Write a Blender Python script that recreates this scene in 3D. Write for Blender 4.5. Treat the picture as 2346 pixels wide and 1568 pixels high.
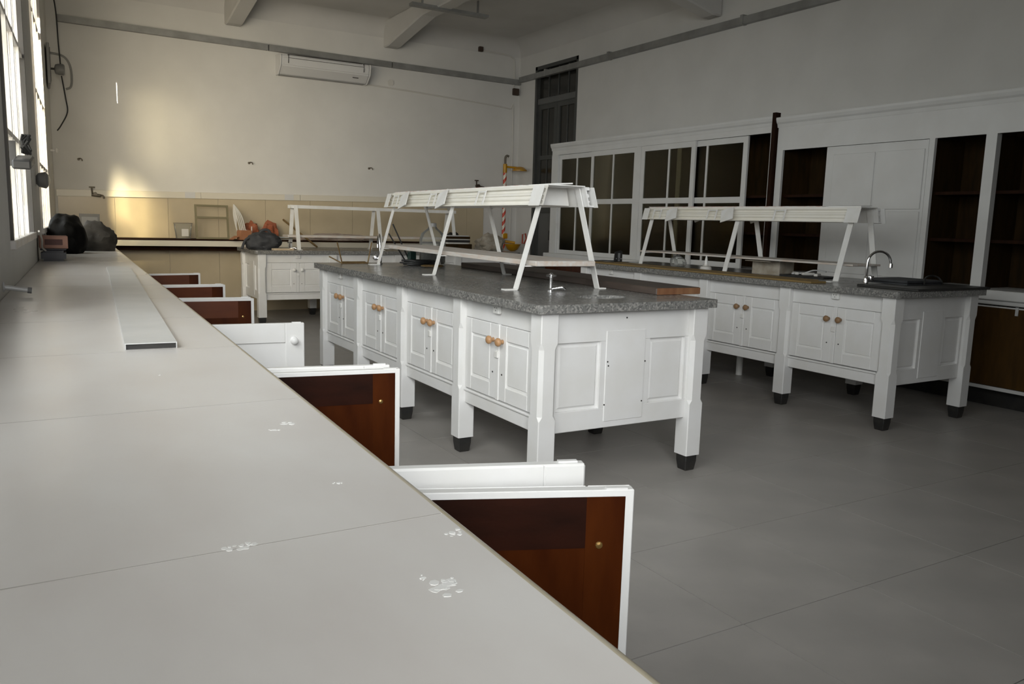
import bpy, bmesh, math, random
from mathutils import Vector, Matrix, noise
random.seed(7)
SC = bpy.context.scene
for o in list(bpy.data.objects): bpy.data.objects.remove(o)
COL = SC.collection
R = math.radians

# ------------------------------------------------------------------ camera
YAW, PIT, ROL, FPX, CH = R(30.59), R(8.41), R(1.62), 1842.4, 1.255
fw = Vector((math.sin(YAW)*math.cos(PIT), math.cos(YAW)*math.cos(PIT), -math.sin(PIT)))
rt = Vector((math.cos(YAW), -math.sin(YAW), 0)); up = rt.cross(fw)
r2 = rt*math.cos(ROL) + up*math.sin(ROL); u2 = up*math.cos(ROL) - rt*math.sin(ROL)
cd = bpy.data.cameras.new('camera'); cam = bpy.data.objects.new('camera', cd); COL.objects.link(cam)
cam.matrix_world = Matrix(((r2.x, u2.x, -fw.x, 0), (r2.y, u2.y, -fw.y, 0), (r2.z, u2.z, -fw.z, CH), (0, 0, 0, 1)))
cd.sensor_width = 36; cd.lens = FPX/2346*36; cd.clip_start = .02; cd.clip_end = 200
SC.camera = cam

# ------------------------------------------------------------------ world, lamps, exposure
w = bpy.data.worlds.new('World'); SC.world = w; w.use_nodes = True
SKY, GROUND = 4.1, 1.0
def world_nodes():
    nt = w.node_tree; bg = nt.nodes['Background']
    tc = nt.nodes.new('ShaderNodeTexCoord'); sp = nt.nodes.new('ShaderNodeSeparateXYZ'); nt.links.new(tc.outputs['Generated'], sp.inputs[0])
    r = nt.nodes.new('ShaderNodeValToRGB'); e = r.color_ramp.elements
    mr = nt.nodes.new('ShaderNodeMapRange'); mr.inputs['From Min'].default_value = -1; nt.links.new(sp.outputs[2], mr.inputs['Value'])
    e[0].position = .40; e[0].color = (GROUND/SKY*.98, GROUND/SKY*.95, GROUND/SKY*.86, 1); e[1].position = .475; e[1].color = (.92, .965, 1, 1)
    nt.links.new(mr.outputs[0], r.inputs[0]); nt.links.new(r.outputs[0], bg.inputs[0]); bg.inputs[1].default_value = SKY
world_nodes()
SC.view_settings.view_transform = 'Standard'; SC.view_settings.look = 'None'
SC.view_settings.gamma = 1; SC.view_settings.use_curve_mapping = False
SC.view_settings.exposure = 0.0
def spot(name, p, t, e, cone, rad, col=(1, .84, .5), blend=1):
    d = bpy.data.lights.new(name, 'SPOT'); d.energy = e; d.color = col; d.spot_size = R(cone); d.spot_blend = blend; d.shadow_soft_size = rad
    o = bpy.data.objects.new(name, d); COL.objects.link(o); o.location = p; o.rotation_euler = (Vector(t)-Vector(p)).to_track_quat('-Z', 'Y').to_euler()
# added spots outside, standing in for low sun through gaps made for them
spot('added_halo_spot', (-1.24, 6.1, 2.74), (1.2, 11, 2.25), 650, 17, .30)
spot('added_beam_spot', (-.86, 6.1, 3.56), (.88, 11, 1.20), 5200, 11.5, .14)
spot('added_glint_spot', (-.777, 6.54, 3.237), (.916, 11, 2.67), 5000, 4.6, .004, (1, .95, .85), .1)
# sky portals in the window openings (frame of the slanted window wall)
WINS = [(-1.5, .4), (.95, 3.1), (4.37, 6.12), (7.32, 8.98)]
SILL, WTOP = 1.10, 3.45
for a_, b_ in WINS:
    d = bpy.data.lights.new('sky_portal', 'AREA'); d.shape = 'RECTANGLE'; d.size = b_-a_; d.size_y = WTOP-SILL; d.cycles.is_portal = True
    o = bpy.data.objects.new('sky_portal', d); COL.objects.link(o); ym_ = (a_+b_)/2; ang_ = -R(2.71)
    ox, oy = -.05, ym_
    o.location = (-.31+ox*math.cos(ang_)-oy*math.sin(ang_), ox*math.sin(ang_)+oy*math.cos(ang_), (SILL+WTOP)/2)
    o.rotation_euler = (R(90), 0, ang_-R(90))
# soft lamps added outside the windows for hazy low sun, shining along the building
HAZE = (((-1.5, .4), 50, (.97, .985, 1), (.40, .91, -.22), 60), ((.95, 3.1), 24, (.97, .985, 1), (.66, .72, -.55), 80),
        ((4.37, 6.12), 17, (1, .92, .78), (.38, .92, .02), 60), ((7.32, 8.98), 36, (1, .86, .62), (.42, .90, -.08), 80))
for (a_, b_), e_, c_, n_, s_ in HAZE:
    d = bpy.data.lights.new('added_haze_lamp', 'AREA'); d.shape = 'RECTANGLE'; d.size = 1.7; d.size_y = 2.3; d.energy = e_; d.color = c_; d.spread = R(s_)
    o = bpy.data.objects.new('added_haze_lamp', d); COL.objects.link(o)
    n_ = Vector(n_).normalized(); ym_ = (a_+b_)/2
    o.location = Vector((-.31+ym_*math.tan(R(2.71)), ym_, 2.25)) - n_*1.05
    o.rotation_euler = n_.to_track_quat('-Z', 'Z').to_euler()
SC.cycles.max_bounces = 10; SC.cycles.diffuse_bounces = 7; SC.cycles.transparent_max_bounces = 12
SC.cycles.sample_clamp_indirect = 6

# ------------------------------------------------------------------ materials
def newmat(name):
    m = bpy.data.materials.new(name); m.use_nodes = True
    nt = m.node_tree; return m, nt, nt.nodes['Principled BSDF']
def pmat(name, c, rough=.5, metal=0, c2=None, scale=6, detail=4, bump=0, bscale=40, stretch=(1, 1, 1), spec=.5, rvar=0, lo=.35, hi=.65):
    m, nt, b = newmat(name)
    b.inputs['Base Color'].default_value = (*c, 1); b.inputs['Roughness'].default_value = rough
    b.inputs['Metallic'].default_value = metal; b.inputs['Specular IOR Level'].default_value = spec
    tc = nt.nodes.new('ShaderNodeTexCoord'); mp = nt.nodes.new('ShaderNodeMapping'); mp.inputs['Scale'].default_value = stretch
    nt.links.new(tc.outputs['Object'], mp.inputs['Vector'])
    if c2:
        n = nt.nodes.new('ShaderNodeTexNoise'); n.inputs['Scale'].default_value = scale; n.inputs['Detail'].default_value = detail
        nt.links.new(mp.outputs[0], n.inputs['Vector'])
        r = nt.nodes.new('ShaderNodeValToRGB'); r.color_ramp.elements[0].position = lo; r.color_ramp.elements[1].position = hi
        r.color_ramp.elements[0].color = (*c, 1); r.color_ramp.elements[1].color = (*c2, 1)
        nt.links.new(n.outputs['Fac'], r.inputs[0]); nt.links.new(r.outputs[0], b.inputs['Base Color'])
        if rvar:
            mr = nt.nodes.new('ShaderNodeMapRange'); mr.inputs['To Min'].default_value = rough-rvar; mr.inputs['To Max'].default_value = rough+rvar
            nt.links.new(n.outputs['Fac'], mr.inputs['Value']); nt.links.new(mr.outputs[0], b.inputs['Roughness'])
    if bump:
        n2 = nt.nodes.new('ShaderNodeTexNoise'); n2.inputs['Scale'].default_value = bscale; n2.inputs['Detail'].default_value = 3
        nt.links.new(mp.outputs[0], n2.inputs['Vector'])
        bp = nt.nodes.new('ShaderNodeBump'); bp.inputs['Strength'].default_value = bump; bp.inputs['Distance'].default_value = .004
        nt.links.new(n2.outputs['Fac'], bp.inputs['Height']); nt.links.new(bp.outputs[0], b.inputs['Normal'])
    return m
def terrazzo():
    m, nt, b = newmat('terrazzo')
    tc = nt.nodes.new('ShaderNodeTexCoord'); v = nt.nodes.new('ShaderNodeTexVoronoi'); v.inputs['Scale'].default_value = 110
    nt.links.new(tc.outputs['Object'], v.inputs['Vector'])
    sx = nt.nodes.new('ShaderNodeSeparateColor'); nt.links.new(v.outputs['Color'], sx.inputs[0])
    r = nt.nodes.new('ShaderNodeValToRGB'); e = r.color_ramp.elements
    e[0].color = (.06, .06, .06, 1); e[1].color = (.42, .41, .38, 1); e.new(.35).color = (.16, .16, .155, 1); e.new(.7).color = (.24, .235, .225, 1)
    nt.links.new(sx.outputs[0], r.inputs[0])
    n = nt.nodes.new('ShaderNodeTexNoise'); n.inputs['Scale'].default_value = 5; nt.links.new(tc.outputs['Object'], n.inputs['Vector'])
    mx = nt.nodes.new('ShaderNodeMix'); mx.data_type = 'RGBA'; mx.inputs[0].default_value = .45
    mx.inputs['B'].default_value = (.19, .188, .18, 1)
    nt.links.new(r.outputs[0], mx.inputs['A']); nt.links.new(mx.outputs['Result'], b.inputs['Base Color'])
    mr = nt.nodes.new('ShaderNodeMapRange'); mr.inputs['To Min'].default_value = .12; mr.inputs['To Max'].default_value = .35
    nt.links.new(n.outputs['Fac'], mr.inputs['Value']); nt.links.new(mr.outputs[0], b.inputs['Roughness'])
    return m
def wood(name, a, bcol, rough=.35, stretch=(3, 3, .6), scale=7, spec=.5):
    return pmat(name, a, rough, 0, bcol, scale, 5, .06, 60, stretch, spec, lo=.3, hi=.7)
def pane_glass(name):
    """old streaky window glass, passes the daylight"""
    m, nt, b = newmat(name); nt.nodes.remove(b)
    t = nt.nodes.new('ShaderNodeBsdfTransparent'); g = nt.nodes.new('ShaderNodeBsdfGlossy'); g.inputs['Roughness'].default_value = .2
    tc = nt.nodes.new('ShaderNodeTexCoord'); mp = nt.nodes.new('ShaderNodeMapping'); mp.inputs['Scale'].default_value = (1, 7, .9)
    n = nt.nodes.new('ShaderNodeTexNoise'); n.inputs['Scale'].default_value = 4; n.inputs['Detail'].default_value = 3
    r = nt.nodes.new('ShaderNodeValToRGB'); r.color_ramp.elements[0].position = .40; r.color_ramp.elements[1].position = .62
    r.color_ramp.elements[0].color = (.74, .735, .69, 1); r.color_ramp.elements[1].color = (.95, .95, .95, 1)
    nt.links.new(tc.outputs['Object'], mp.inputs[0]); nt.links.new(mp.outputs[0], n.inputs['Vector'])
    nt.links.new(n.outputs['Fac'], r.inputs[0]); nt.links.new(r.outputs[0], t.inputs[0])
    mx = nt.nodes.new('ShaderNodeMixShader'); mx.inputs[0].default_value = .06
    nt.links.new(t.outputs[0], mx.inputs[1]); nt.links.new(g.outputs[0], mx.inputs[2])
    nt.links.new(mx.outputs[0], nt.nodes['Material Output'].inputs[0]); return m
def glass(name, tint=(1, 1, 1), refl=.12, haze=0):
    m, nt, b = newmat(name); nt.nodes.remove(b)
    t = nt.nodes.new('ShaderNodeBsdfTransparent'); t.inputs[0].default_value = (*tint, 1)
    g = nt.nodes.new('ShaderNodeBsdfGlossy'); g.inputs['Roughness'].default_value = .15
    mx = nt.nodes.new('ShaderNodeMixShader'); fr = nt.nodes.new('ShaderNodeFresnel'); fr.inputs[0].default_value = 1.25
    ad = nt.nodes.new('ShaderNodeMath'); ad.operation = 'ADD'; ad.inputs[1].default_value = refl-.04
    nt.links.new(fr.outputs[0], ad.inputs[0]); nt.links.new(ad.outputs[0], mx.inputs[0])
    nt.links.new(t.outputs[0], mx.inputs[1]); nt.links.new(g.outputs[0], mx.inputs[2])
    out = mx
    if haze:
        df = nt.nodes.new('ShaderNodeBsdfDiffuse'); df.inputs[0].default_value = (.6, .6, .58, 1); out = nt.nodes.new('ShaderNodeMixShader'); out.inputs[0].default_value = haze
        nt.links.new(mx.outputs[0], out.inputs[1]); nt.links.new(df.outputs[0], out.inputs[2])
    nt.links.new(out.outputs[0], nt.nodes['Material Output'].inputs[0]); return m
def stripes():
    m, nt, b = newmat('red_white_stripes'); b.inputs['Roughness'].default_value = .4
    tc = nt.nodes.new('ShaderNodeTexCoord'); sp = nt.nodes.new('ShaderNodeSeparateXYZ'); nt.links.new(tc.outputs['Object'], sp.inputs[0])
    a = nt.nodes.new('ShaderNodeMath'); a.operation = 'MULTIPLY_ADD'; a.inputs[1].default_value = -1.6; nt.links.new(sp.outputs[0], a.inputs[0]); nt.links.new(sp.outputs[2], a.inputs[2])
    d = nt.nodes.new('ShaderNodeMath'); d.operation = 'MULTIPLY'; d.inputs[1].default_value = 8; nt.links.new(a.outputs[0], d.inputs[0])
    f = nt.nodes.new('ShaderNodeMath'); f.operation = 'FRACT'; nt.links.new(d.outputs[0], f.inputs[0])
    g = nt.nodes.new('ShaderNodeMath'); g.operation = 'GREATER_THAN'; g.inputs[1].default_value = .5; nt.links.new(f.outputs[0], g.inputs[0])
    mx = nt.nodes.new('ShaderNodeMix'); mx.data_type = 'RGBA'; mx.inputs['A'].default_value = (.6, .05, .02, 1); mx.inputs['B'].default_value = (.8, .75, .65, 1)
    nt.links.new(g.outputs[0], mx.inputs[0]); nt.links.new(mx.outputs['Result'], b.inputs['Base Color']); return m
M = dict(
    wall=pmat('wall_paint', (.68, .67, .645), .8, 0, (.64, .63, .605), 2.5, 5, .10, 30),
    panelling=wood('dark_wall_panelling', (.05, .03, .018), (.07, .042, .025), .5),
    ceil=pmat('ceiling_paint', (.62, .61, .59), .85, 0, (.58, .57, .55), 2, 4, .08, 25),
    dado=pmat('dado_tile', (.54, .46, .325), .28, 0, (.49, .415, .29), 3, 4),
    trunk=pmat('trunking_plastic', (.66, .62, .53), .35),
    trunkg=pmat('trunking_plate', (.60, .60, .60), .35),
    floor=pmat('floor_vinyl', (.33, .315, .297), .42, 0, (.385, .365, .345), 3.5, 6, .05, 60, rvar=.08),
    white=pmat('white_gloss_paint', (.80, .80, .80), .32, 0, (.76, .755, .74), 5, 4, .12, 22),
    whiteold=pmat('white_cabinet_paint', (.70, .70, .69), .4, 0, (.66, .655, .64), 4, 4, .1, 22),
    white2=pmat('white_enamel_steel', (.80, .80, .79), .3, 0, (.74, .73, .70), 9, 4, .03, 30),
    cream=pmat('cream_trough_paint', (.82, .80, .74), .35, 0, (.78, .75, .66), 5, 3, 0),
    black=pmat('black_rubber', (.018, .018, .018), .45, 0, (.03, .028, .025), 12),
    dark=pmat('joint_dark_gap', (.06, .055, .05), .8),  # flat dark colour for floor joints, plinths and slots
    terrazzo=terrazzo(),
    laminate=pmat('counter_laminate', (.585, .555, .535), .30, 0, (.665, .65, .635), 3.2, 8, .02, 60, (1.6, .8, 1), rvar=.07, lo=.3, hi=.72),
    jointg=pmat('joint_grout', (.40, .38, .36), .6),
    edge=pmat('counter_edge', (.46, .40, .28), .35, 0, (.55, .50, .40), 10, 4),
    brown=wood('varnished_brown_wood', (.034, .0065, .0012), (.068, .016, .0025), .3, spec=.22),
    redwood=wood('reddish_brown_wood', (.075, .018, .006), (.13, .036, .011), .3, (1, 1, 3), 3),
    brownd=wood('dark_brown_wood', (.008, .004, .003), (.038, .011, .006), .3, (1, 1, 3), 3, spec=.22),
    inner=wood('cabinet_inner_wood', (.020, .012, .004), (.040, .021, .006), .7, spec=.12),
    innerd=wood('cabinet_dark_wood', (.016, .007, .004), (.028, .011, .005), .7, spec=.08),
    innerb=wood('bare_brown_wood', (.045, .022, .004), (.075, .036, .006), .6, spec=.2),
    beechd=wood('dull_knob_wood', (.24, .14, .07), (.30, .18, .09), .5),
    beech=wood('knob_wood', (.40, .215, .10), (.48, .28, .14), .4),
    plank=wood('dark_plank_wood', (.045, .032, .026), (.085, .062, .05), .5, (4, .5, 4)),
    plankend=wood('sawn_wood', (.16, .065, .028), (.27, .14, .065), .7),
    ply=wood('yellow_plywood', (.30, .19, .055), (.20, .14, .06), .6, (4, .5, 4)),
    palewood=wood('pale_wood', (.50, .38, .25), (.62, .50, .36), .6, (4, .5, 4)),
    chrome=pmat('chrome', (.85, .85, .87), .08, 1),
    alu=pmat('aluminium', (.66, .66, .655), .38, .12, (.60, .605, .60), 6, 4, .02, 40),
    galv=pmat('galvanised_steel', (.26, .26, .25), .5, .4, (.34, .34, .33), 6, 5),
    doorg=pmat('door_grey_green', (.055, .058, .054), .45, 0, (.07, .072, .068), 5),
    doorl=pmat('door_lower_grey', (.12, .122, .118), .45),
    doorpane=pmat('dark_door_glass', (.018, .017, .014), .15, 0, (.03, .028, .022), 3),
    frame=pmat('window_frame_paint', (.74, .72, .70), .45, 0, (.66, .62, .58), 8),
    framed=pmat('window_frame_dark', (.05, .045, .04), .5),
    win=pane_glass('streaky_window_glass'),
    glass=glass('cabinet_glass', (.62, .60, .52), .03),
    jug=glass('clear_plastic', (.95, .96, .94), .01, .16),
    plastic=glass('plastic_film', (.75, .75, .75), .25),
    acbody=pmat('air_conditioner_plastic', (.66, .66, .66), .35),
    bag=pmat('black_plastic_sack', (.0022, .0022, .0022), .6, 0, (.005, .005, .005), 8, 3, .3, 18, spec=.08),
    cloth=pmat('dark_grey_cloth', (.014, .0135, .012), .85, 0, (.038, .035, .031), 9, 5, .3, 60),
    cloth2=pmat('charcoal_canvas', (.030, .032, .036), .8, 0, (.055, .056, .06), 9, 5, .3, 60),
    card=pmat('cardboard', (.36, .155, .075), .8, 0, (.42, .20, .11), 8),
    carton=pmat('pinkish_carton', (.30, .155, .115), .7, 0, (.36, .20, .15), 8),
    print_=pmat('carton_print', (.10, .045, .04), .7),
    blue=pmat('dark_blue_plastic', (.020, .021, .03), .45, 0, (.035, .034, .04), 9),
    orange=pmat('orange_paper', (.34, .10, .045), .7, 0, (.24, .07, .03), 12, 4, .2, 30, lo=.4, hi=.6),
    rag=pmat('dusty_rag', (.30, .26, .20), .9, 0, (.42, .38, .32), 14, 5, .4, 40),
    film=pmat('pinkish_crumpled_paper', (.30, .235, .20), .8, 0, (.40, .34, .30), 12, 4, .3, 30),
    paper=pmat('paper_white', (.66, .64, .60), .7),
    greyplastic=pmat('grey_plastic', (.20, .20, .20), .45),
    floodgrey=pmat('dark_grey_enamel', (.07, .07, .07), .45),
    green=pmat('dark_teal_plastic', (.012, .05, .042), .4),
    yellow=pmat('yellow_enamel', (.62, .33, .01), .35, 0, (.5, .24, .01), 9),
    redp=pmat('red_enamel', (.42, .06, .03), .4),
    stripe=stripes(),
    rust=pmat('rusty_rod', (.14, .08, .03), .6, .3, (.22, .15, .06), 15),
    metalframe=pmat('olive_steel_frame', (.20, .175, .10), .5, .2),
    brass=pmat('brass', (.45, .28, .10), .3, .8),
    hookm=pmat('hook_metal', (.16, .14, .11), .5, .4),
    cable=pmat('black_cable', (.02, .02, .02), .5),
    wcable=pmat('white_cable', (.62, .60, .56), .5),
    tube=pmat('white_wall_conduit', (.62, .60, .56), .5),
    brownbox=pmat('rusty_junction_box', (.05, .03, .02), .7),
)

# ------------------------------------------------------------------ helpers
class MB:
    def __init__(s): s.bm = bmesh.new()
    def box(s, x0, x1, y0, y1, z0, z1, mat=None):
        v = [s.bm.verts.new(p) for p in ((x0,y0,z0),(x1,y0,z0),(x1,y1,z0),(x0,y1,z0),(x0,y0,z1),(x1,y0,z1),(x1,y1,z1),(x0,y1,z1))]
        if mat is not None:
            for q in v: q.co = mat @ q.co
        for f in ((0,3,2,1),(4,5,6,7),(0,1,5,4),(1,2,6,5),(2,3,7,6),(3,0,4,7)): s.bm.faces.new([v[i] for i in f])
        return s
    def bar(s, a, b, wx, wy, side=Vector((0,1,0))):
        a, b = Vector(a), Vector(b); d = (b-a).normalized(); n = (side-d*side.dot(d)).normalized(); t = d.cross(n)
        v = [s.bm.verts.new(p+t*wx/2*i+n*wy/2*j) for p in (a, b) for i, j in ((-1,-1),(1,-1),(1,1),(-1,1))]
        for f in ((0,3,2,1),(4,5,6,7),(0,1,5,4),(1,2,6,5),(2,3,7,6),(3,0,4,7)): s.bm.faces.new([v[i] for i in f])
        return s
    def loft(s, rings, cap=True, closed=True):
        vs = [[s.bm.verts.new(p) for p in r] for r in rings]; n = len(vs[0])
        for a, b in zip(vs, vs[1:]):
            for i in range(n if closed else n-1): s.bm.faces.new((a[i], a[(i+1) % n], b[(i+1) % n], b[i]))
        if cap and closed: s.bm.faces.new(vs[0][::-1]); s.bm.faces.new(vs[-1])
        return s
    def lathe(s, prof, n=16, c=(0,0,0), axis='Z', mat=None):
        rings = []
        for r, z in prof:
            ring = []
            for i in range(n):
                a = 2*math.pi*i/n; x, y = r*math.cos(a), r*math.sin(a)
                p = {'Z': (x, y, z), 'X': (z, x, y), 'Y': (y, z, x)}[axis]
                p = Vector(p)+Vector(c); ring.append(mat @ p if mat is not None else p)
            rings.append(ring)
        return s.loft(rings)
    def tube(s, pts, r, n=8, closed=False):
        pts = [Vector(p) for p in pts]; rings = []; N = len(pts); prev = None
        for i, p in enumerate(pts):
            a = pts[i-1] if i or closed else p; b = pts[(i+1) % N] if i < N-1 or closed else p
            d = (b-a).normalized()
            ref = prev if prev is not None else (Vector((0,0,1)) if abs(d.z) < .9 else Vector((1,0,0)))
            n1 = (ref-d*ref.dot(d)).normalized(); prev = n1; n2 = d.cross(n1)
            rad = r[i] if isinstance(r, (list, tuple)) else r
            rings.append([p+(n1*math.cos(2*math.pi*k/n)+n2*math.sin(2*math.pi*k/n))*rad for k in range(n)])
        if closed: rings.append(rings[0]); return s.loft(rings, cap=False)
        return s.loft(rings)
    def prism(s, poly, a, b, axis='Y'):
        f = {'X': lambda u, v, t: (t, u, v), 'Y': lambda u, v, t: (u, t, v), 'Z': lambda u, v, t: (u, v, t)}[axis]
        return s.loft([[Vector(f(u, v, a)) for u, v in poly], [Vector(f(u, v, b)) for u, v in poly]])
    def mesh(s, name, bevel=0, seg=1, smooth=False):
        bmesh.ops.recalc_face_normals(s.bm, faces=s.bm.faces)
        if bevel: bmesh.ops.bevel(s.bm, geom=[e for e in s.bm.edges if len(e.link_faces) == 2 and e.calc_face_angle(0) > .6], offset=bevel, segments=seg, affect='EDGES', clamp_overlap=True)
        if smooth:
            for f in s.bm.faces: f.smooth = True
        me = bpy.data.meshes.new(name); s.bm.to_mesh(me); s.bm.free(); return me
def link(name, me, mat, parent=None, loc=(0,0,0), rot=(0,0,0), label=None):
    if mat and not me.materials: me.materials.append(M[mat])
    o = bpy.data.objects.new(name, me); COL.objects.link(o); o.location = loc; o.rotation_euler = rot
    if parent: o.parent = parent
    if label: o['label'] = label
    return o
def obj(name, mb, mat, parent=None, loc=(0,0,0), rot=(0,0,0), bevel=0, seg=1, smooth=False, label=None):
    me = mb.mesh(name, bevel, seg, smooth)
    o = link(name, me, mat, parent, loc, rot, label)
    if smooth:
        for f in me.polygons: f.use_smooth = True
        try: me.set_sharp_from_angle(angle=R(40))
        except Exception: pass
    return o
def tag(o, label, cat, group=None):
    o['label'] = label; o['category'] = cat
    if group: o['group'] = group
    return o
def thing(name, label, cat, loc=(0,0,0), rz=0, group=None):
    o = bpy.data.objects.new(name, None); COL.objects.link(o); o.location = loc; o.rotation_euler = (0,0,rz); o.empty_display_size = .1
    return tag(o, label, cat, group)
def struct(o): o['kind'] = 'structure'; return o
def blob(sx, sy, sz, seed=0, amp=.18, freq=2.2, flat=True, sub=4, peak=None):
    mb = MB(); bmesh.ops.create_icosphere(mb.bm, subdivisions=sub, radius=1)
    for v in mb.bm.verts:
        n = v.co.copy(); d = 1+amp*(noise.noise(n*freq+Vector((seed*3.1, seed, 0)))+.5*noise.noise(n*freq*2.7+Vector((0, seed*5.7, 1)))-.35*abs(noise.noise(n*freq*1.9+Vector((seed, 4, 9)))))
        p = n*d
        if flat: p.z = max(p.z, -.55)
        if peak: p.z += peak*max(0, 1-(Vector((n.x, n.y)).length*1.6))
        v.co = (p.x*sx, p.y*sy, (p.z+(.55 if flat else 0))*sz)
    return mb
def catmull(pts, k=6):
    pts = [Vector(p) for p in pts]; out = []
    for i in range(len(pts)-1):
        p0, p1, p2, p3 = pts[max(i-1,0)], pts[i], pts[i+1], pts[min(i+2,len(pts)-1)]
        for j in range(k):
            t = j/k; out.append(.5*((2*p1)+(p2-p0)*t+(2*p0-5*p1+4*p2-p3)*t*t+(3*p1-p0-3*p2+p3)*t**3))
    out.append(pts[-1]); return out

# ------------------------------------------------------------------ room shell
XR, YB, ZC, YF = 6.513, 11.0, 3.97, -5.0
WA = math.tan(R(2.71)); wx = lambda y: -.31+y*WA           # inner face of the window wall
WT = .06
# floor: bed and tiles
FX0, FY0, TS = 1.90, 1.70, .61
fl = struct(obj('floor', MB().box(-1.2, XR+.1, YF-.1, YB+.1, -.12, -.004), 'dark'))
me_t = MB().box(0, TS-.0035, 0, TS-.0035, -.004, 0).mesh('floor_tile')
for i in range(-6, 9):
    for j in range(-11, 17):
        x, y = FX0+i*TS, FY0+j*TS
        if x > XR or y > YB or x+TS < wx(y): continue
        sx = min(TS, XR-x+.05)/TS; sy = min(TS, YB-y+.05)/TS
        if y < -.7: continue
        o = link('floor_tile', me_t, 'floor', fl, (x, y, 0)); o.scale = (sx, sy, 1)
o = obj('floor_sheet', MB().box(-1.1, XR, YF, FY0-4*TS-.004, -.004, 0), 'floor', fl)
# ceiling with beams
cl = struct(obj('ceiling', MB().box(-1.2, XR+.2, YF-.1, YB+.2, ZC, ZC+.15), 'ceil'))
def beam_y(x0, x1):
    mb = MB()
    prof = [(YB, 3.62), (YB-.16, 3.62), (YB-1.3, 3.80), (YF, 3.80), (YF, ZC), (YB, ZC)]
    mb.prism(prof, x0, x1, 'X'); return mb
for k, (a, b) in enumerate(((2.17, 2.37), (4.29, 4.49), (.02, .2))):
    obj('ceiling_beam', beam_y(a, b), 'ceil', cl, bevel=.015)
for yc in (6.85, 2.6):
    mb = MB(); mb.prism([(XR, 3.53), (XR-.12, 3.53), (XR-1.2, 3.79), (.1, 3.79), (.1, ZC), (XR, ZC)], yc-.1, yc+.1, 'Y')
    obj('ceiling_beam', mb, 'ceil', cl, bevel=.015)
# coves along back and right wall
mb = MB(); mb.prism([(YB, ZC)]+[(YB-.22+.22*math.sin(a), ZC-.22+.22*math.cos(a)) for a in [R(t) for t in (0, 15, 30, 45, 60, 75, 90)]], .2, XR, 'X')
obj('cove', mb, 'ceil', cl, smooth=True)
mb = MB(); mb.prism([(XR, ZC)]+[(XR-.22+.22*math.sin(a), ZC-.22+.22*math.cos(a)) for a in [R(t) for t in (0, 15, 30, 45, 60, 75, 90)]], YF, YB, 'Y')
obj('cove', mb, 'ceil', cl, smooth=True)
# walls
wb = struct(obj('wall_back', MB().box(-.5, XR+.3, YB, YB+.2, 0, ZC), 'wall'))
struct(obj('wall_front', MB().box(-1.3, XR+.3, YF-.2, YF, 0, ZC), 'panelling'))
DY0, DY1, DZ = 9.44, 10.55, 3.55
mb = MB(); mb.box(XR, XR+.2, YF, DY0, 0, ZC).box(XR, XR+.2, DY1, YB+.2, 0, ZC).box(XR, XR+.2, DY0, DY1, DZ, ZC)
wr = struct(obj('wall_right', mb, 'wall'))
# window wall, built in its own slanted frame: local x = inwards, local y = along the wall
WANG = -math.atan(WA)
wl = bpy.data.objects.new('wall_left', None); COL.objects.link(wl); wl.location = (-.31, 0, 0); wl.rotation_euler = (0, 0, WANG); struct(wl)
edges = [YF-.2]+[t for ab in WINS for t in ab]+[YB+.3]
for i in range(0, len(edges), 2):
    obj('wall_pier', MB().box(-WT, 0, edges[i], edges[i+1], 0, ZC), 'wall', wl)
for a, b in WINS:
    obj('wall_spandrel', MB().box(-WT, 0, a, b, 0, SILL), 'wall', wl)
    obj('wall_lintel', MB().box(-WT, 0, a, b, WTOP, ZC), 'wall', wl)
for k, (a, b) in enumerate(WINS):
    W = bpy.data.objects.new('window_%d' % (k+1), None); COL.objects.link(W); W.parent = None
    W.location = (-.31, 0, 0); W.rotation_euler = (0, 0, WANG); struct(W)
    n = 4; fz = [SILL, 1.62, 2.2, 2.82, WTOP]; cw = (b-a)/n
    mb = MB().box(-.03, .012, a, a+.05, SILL, WTOP).box(-.03, .012, b-.05, b, SILL, WTOP).box(-.03, .012, a+.05, b-.05, WTOP-.05, WTOP)
    obj('window_frame', mb, 'framed' if k == 2 else 'frame', W)
    obj('window_sill', MB().box(-.05, .022, a-.03, b+.03, SILL-.03, SILL+.012), 'frame', W, bevel=.004)
    for i in range(1, n): obj('mullion', MB().box(-.028, .006, a+i*cw-.018, a+i*cw+.018, SILL, WTOP), 'frame', W)
    for i in range(n):
        for z in fz[1:-1]: obj('glazing_bar', MB().box(-.026, .002, a+i*cw+.018, a+(i+1)*cw-.018, z-.013, z+.013), 'framed' if k == 3 else 'frame', W)
    for i in range(n):
        for j in range(4):
            y0, y1, z0, z1 = a+i*cw+.018, a+(i+1)*cw-.018, fz[j]+.01, fz[j+1]-.01
            if k == 3 and i == 3 and j in (2,): continue           # pane left out to let the added spots shine in
            if k == 3 and i == 3 and j == 3:
                hb0, hb1, hz0, hz1 = 8.84, 8.93, 2.877, 3.003   # added board; its slot shapes the glint on the wall
                mb = MB().box(-.014, -.010, y0, hb0, z0, z1).box(-.014, -.010, hb1, y1, z0, z1).box(-.014, -.010, hb0, hb1, z0, hz0).box(-.014, -.010, hb0, hb1, hz1, z1)
                obj('glint_mask', mb, 'frame', W); continue
            obj('pane', MB().box(-.014, -.010, y0, y1, z0, z1), 'win', W)
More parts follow.
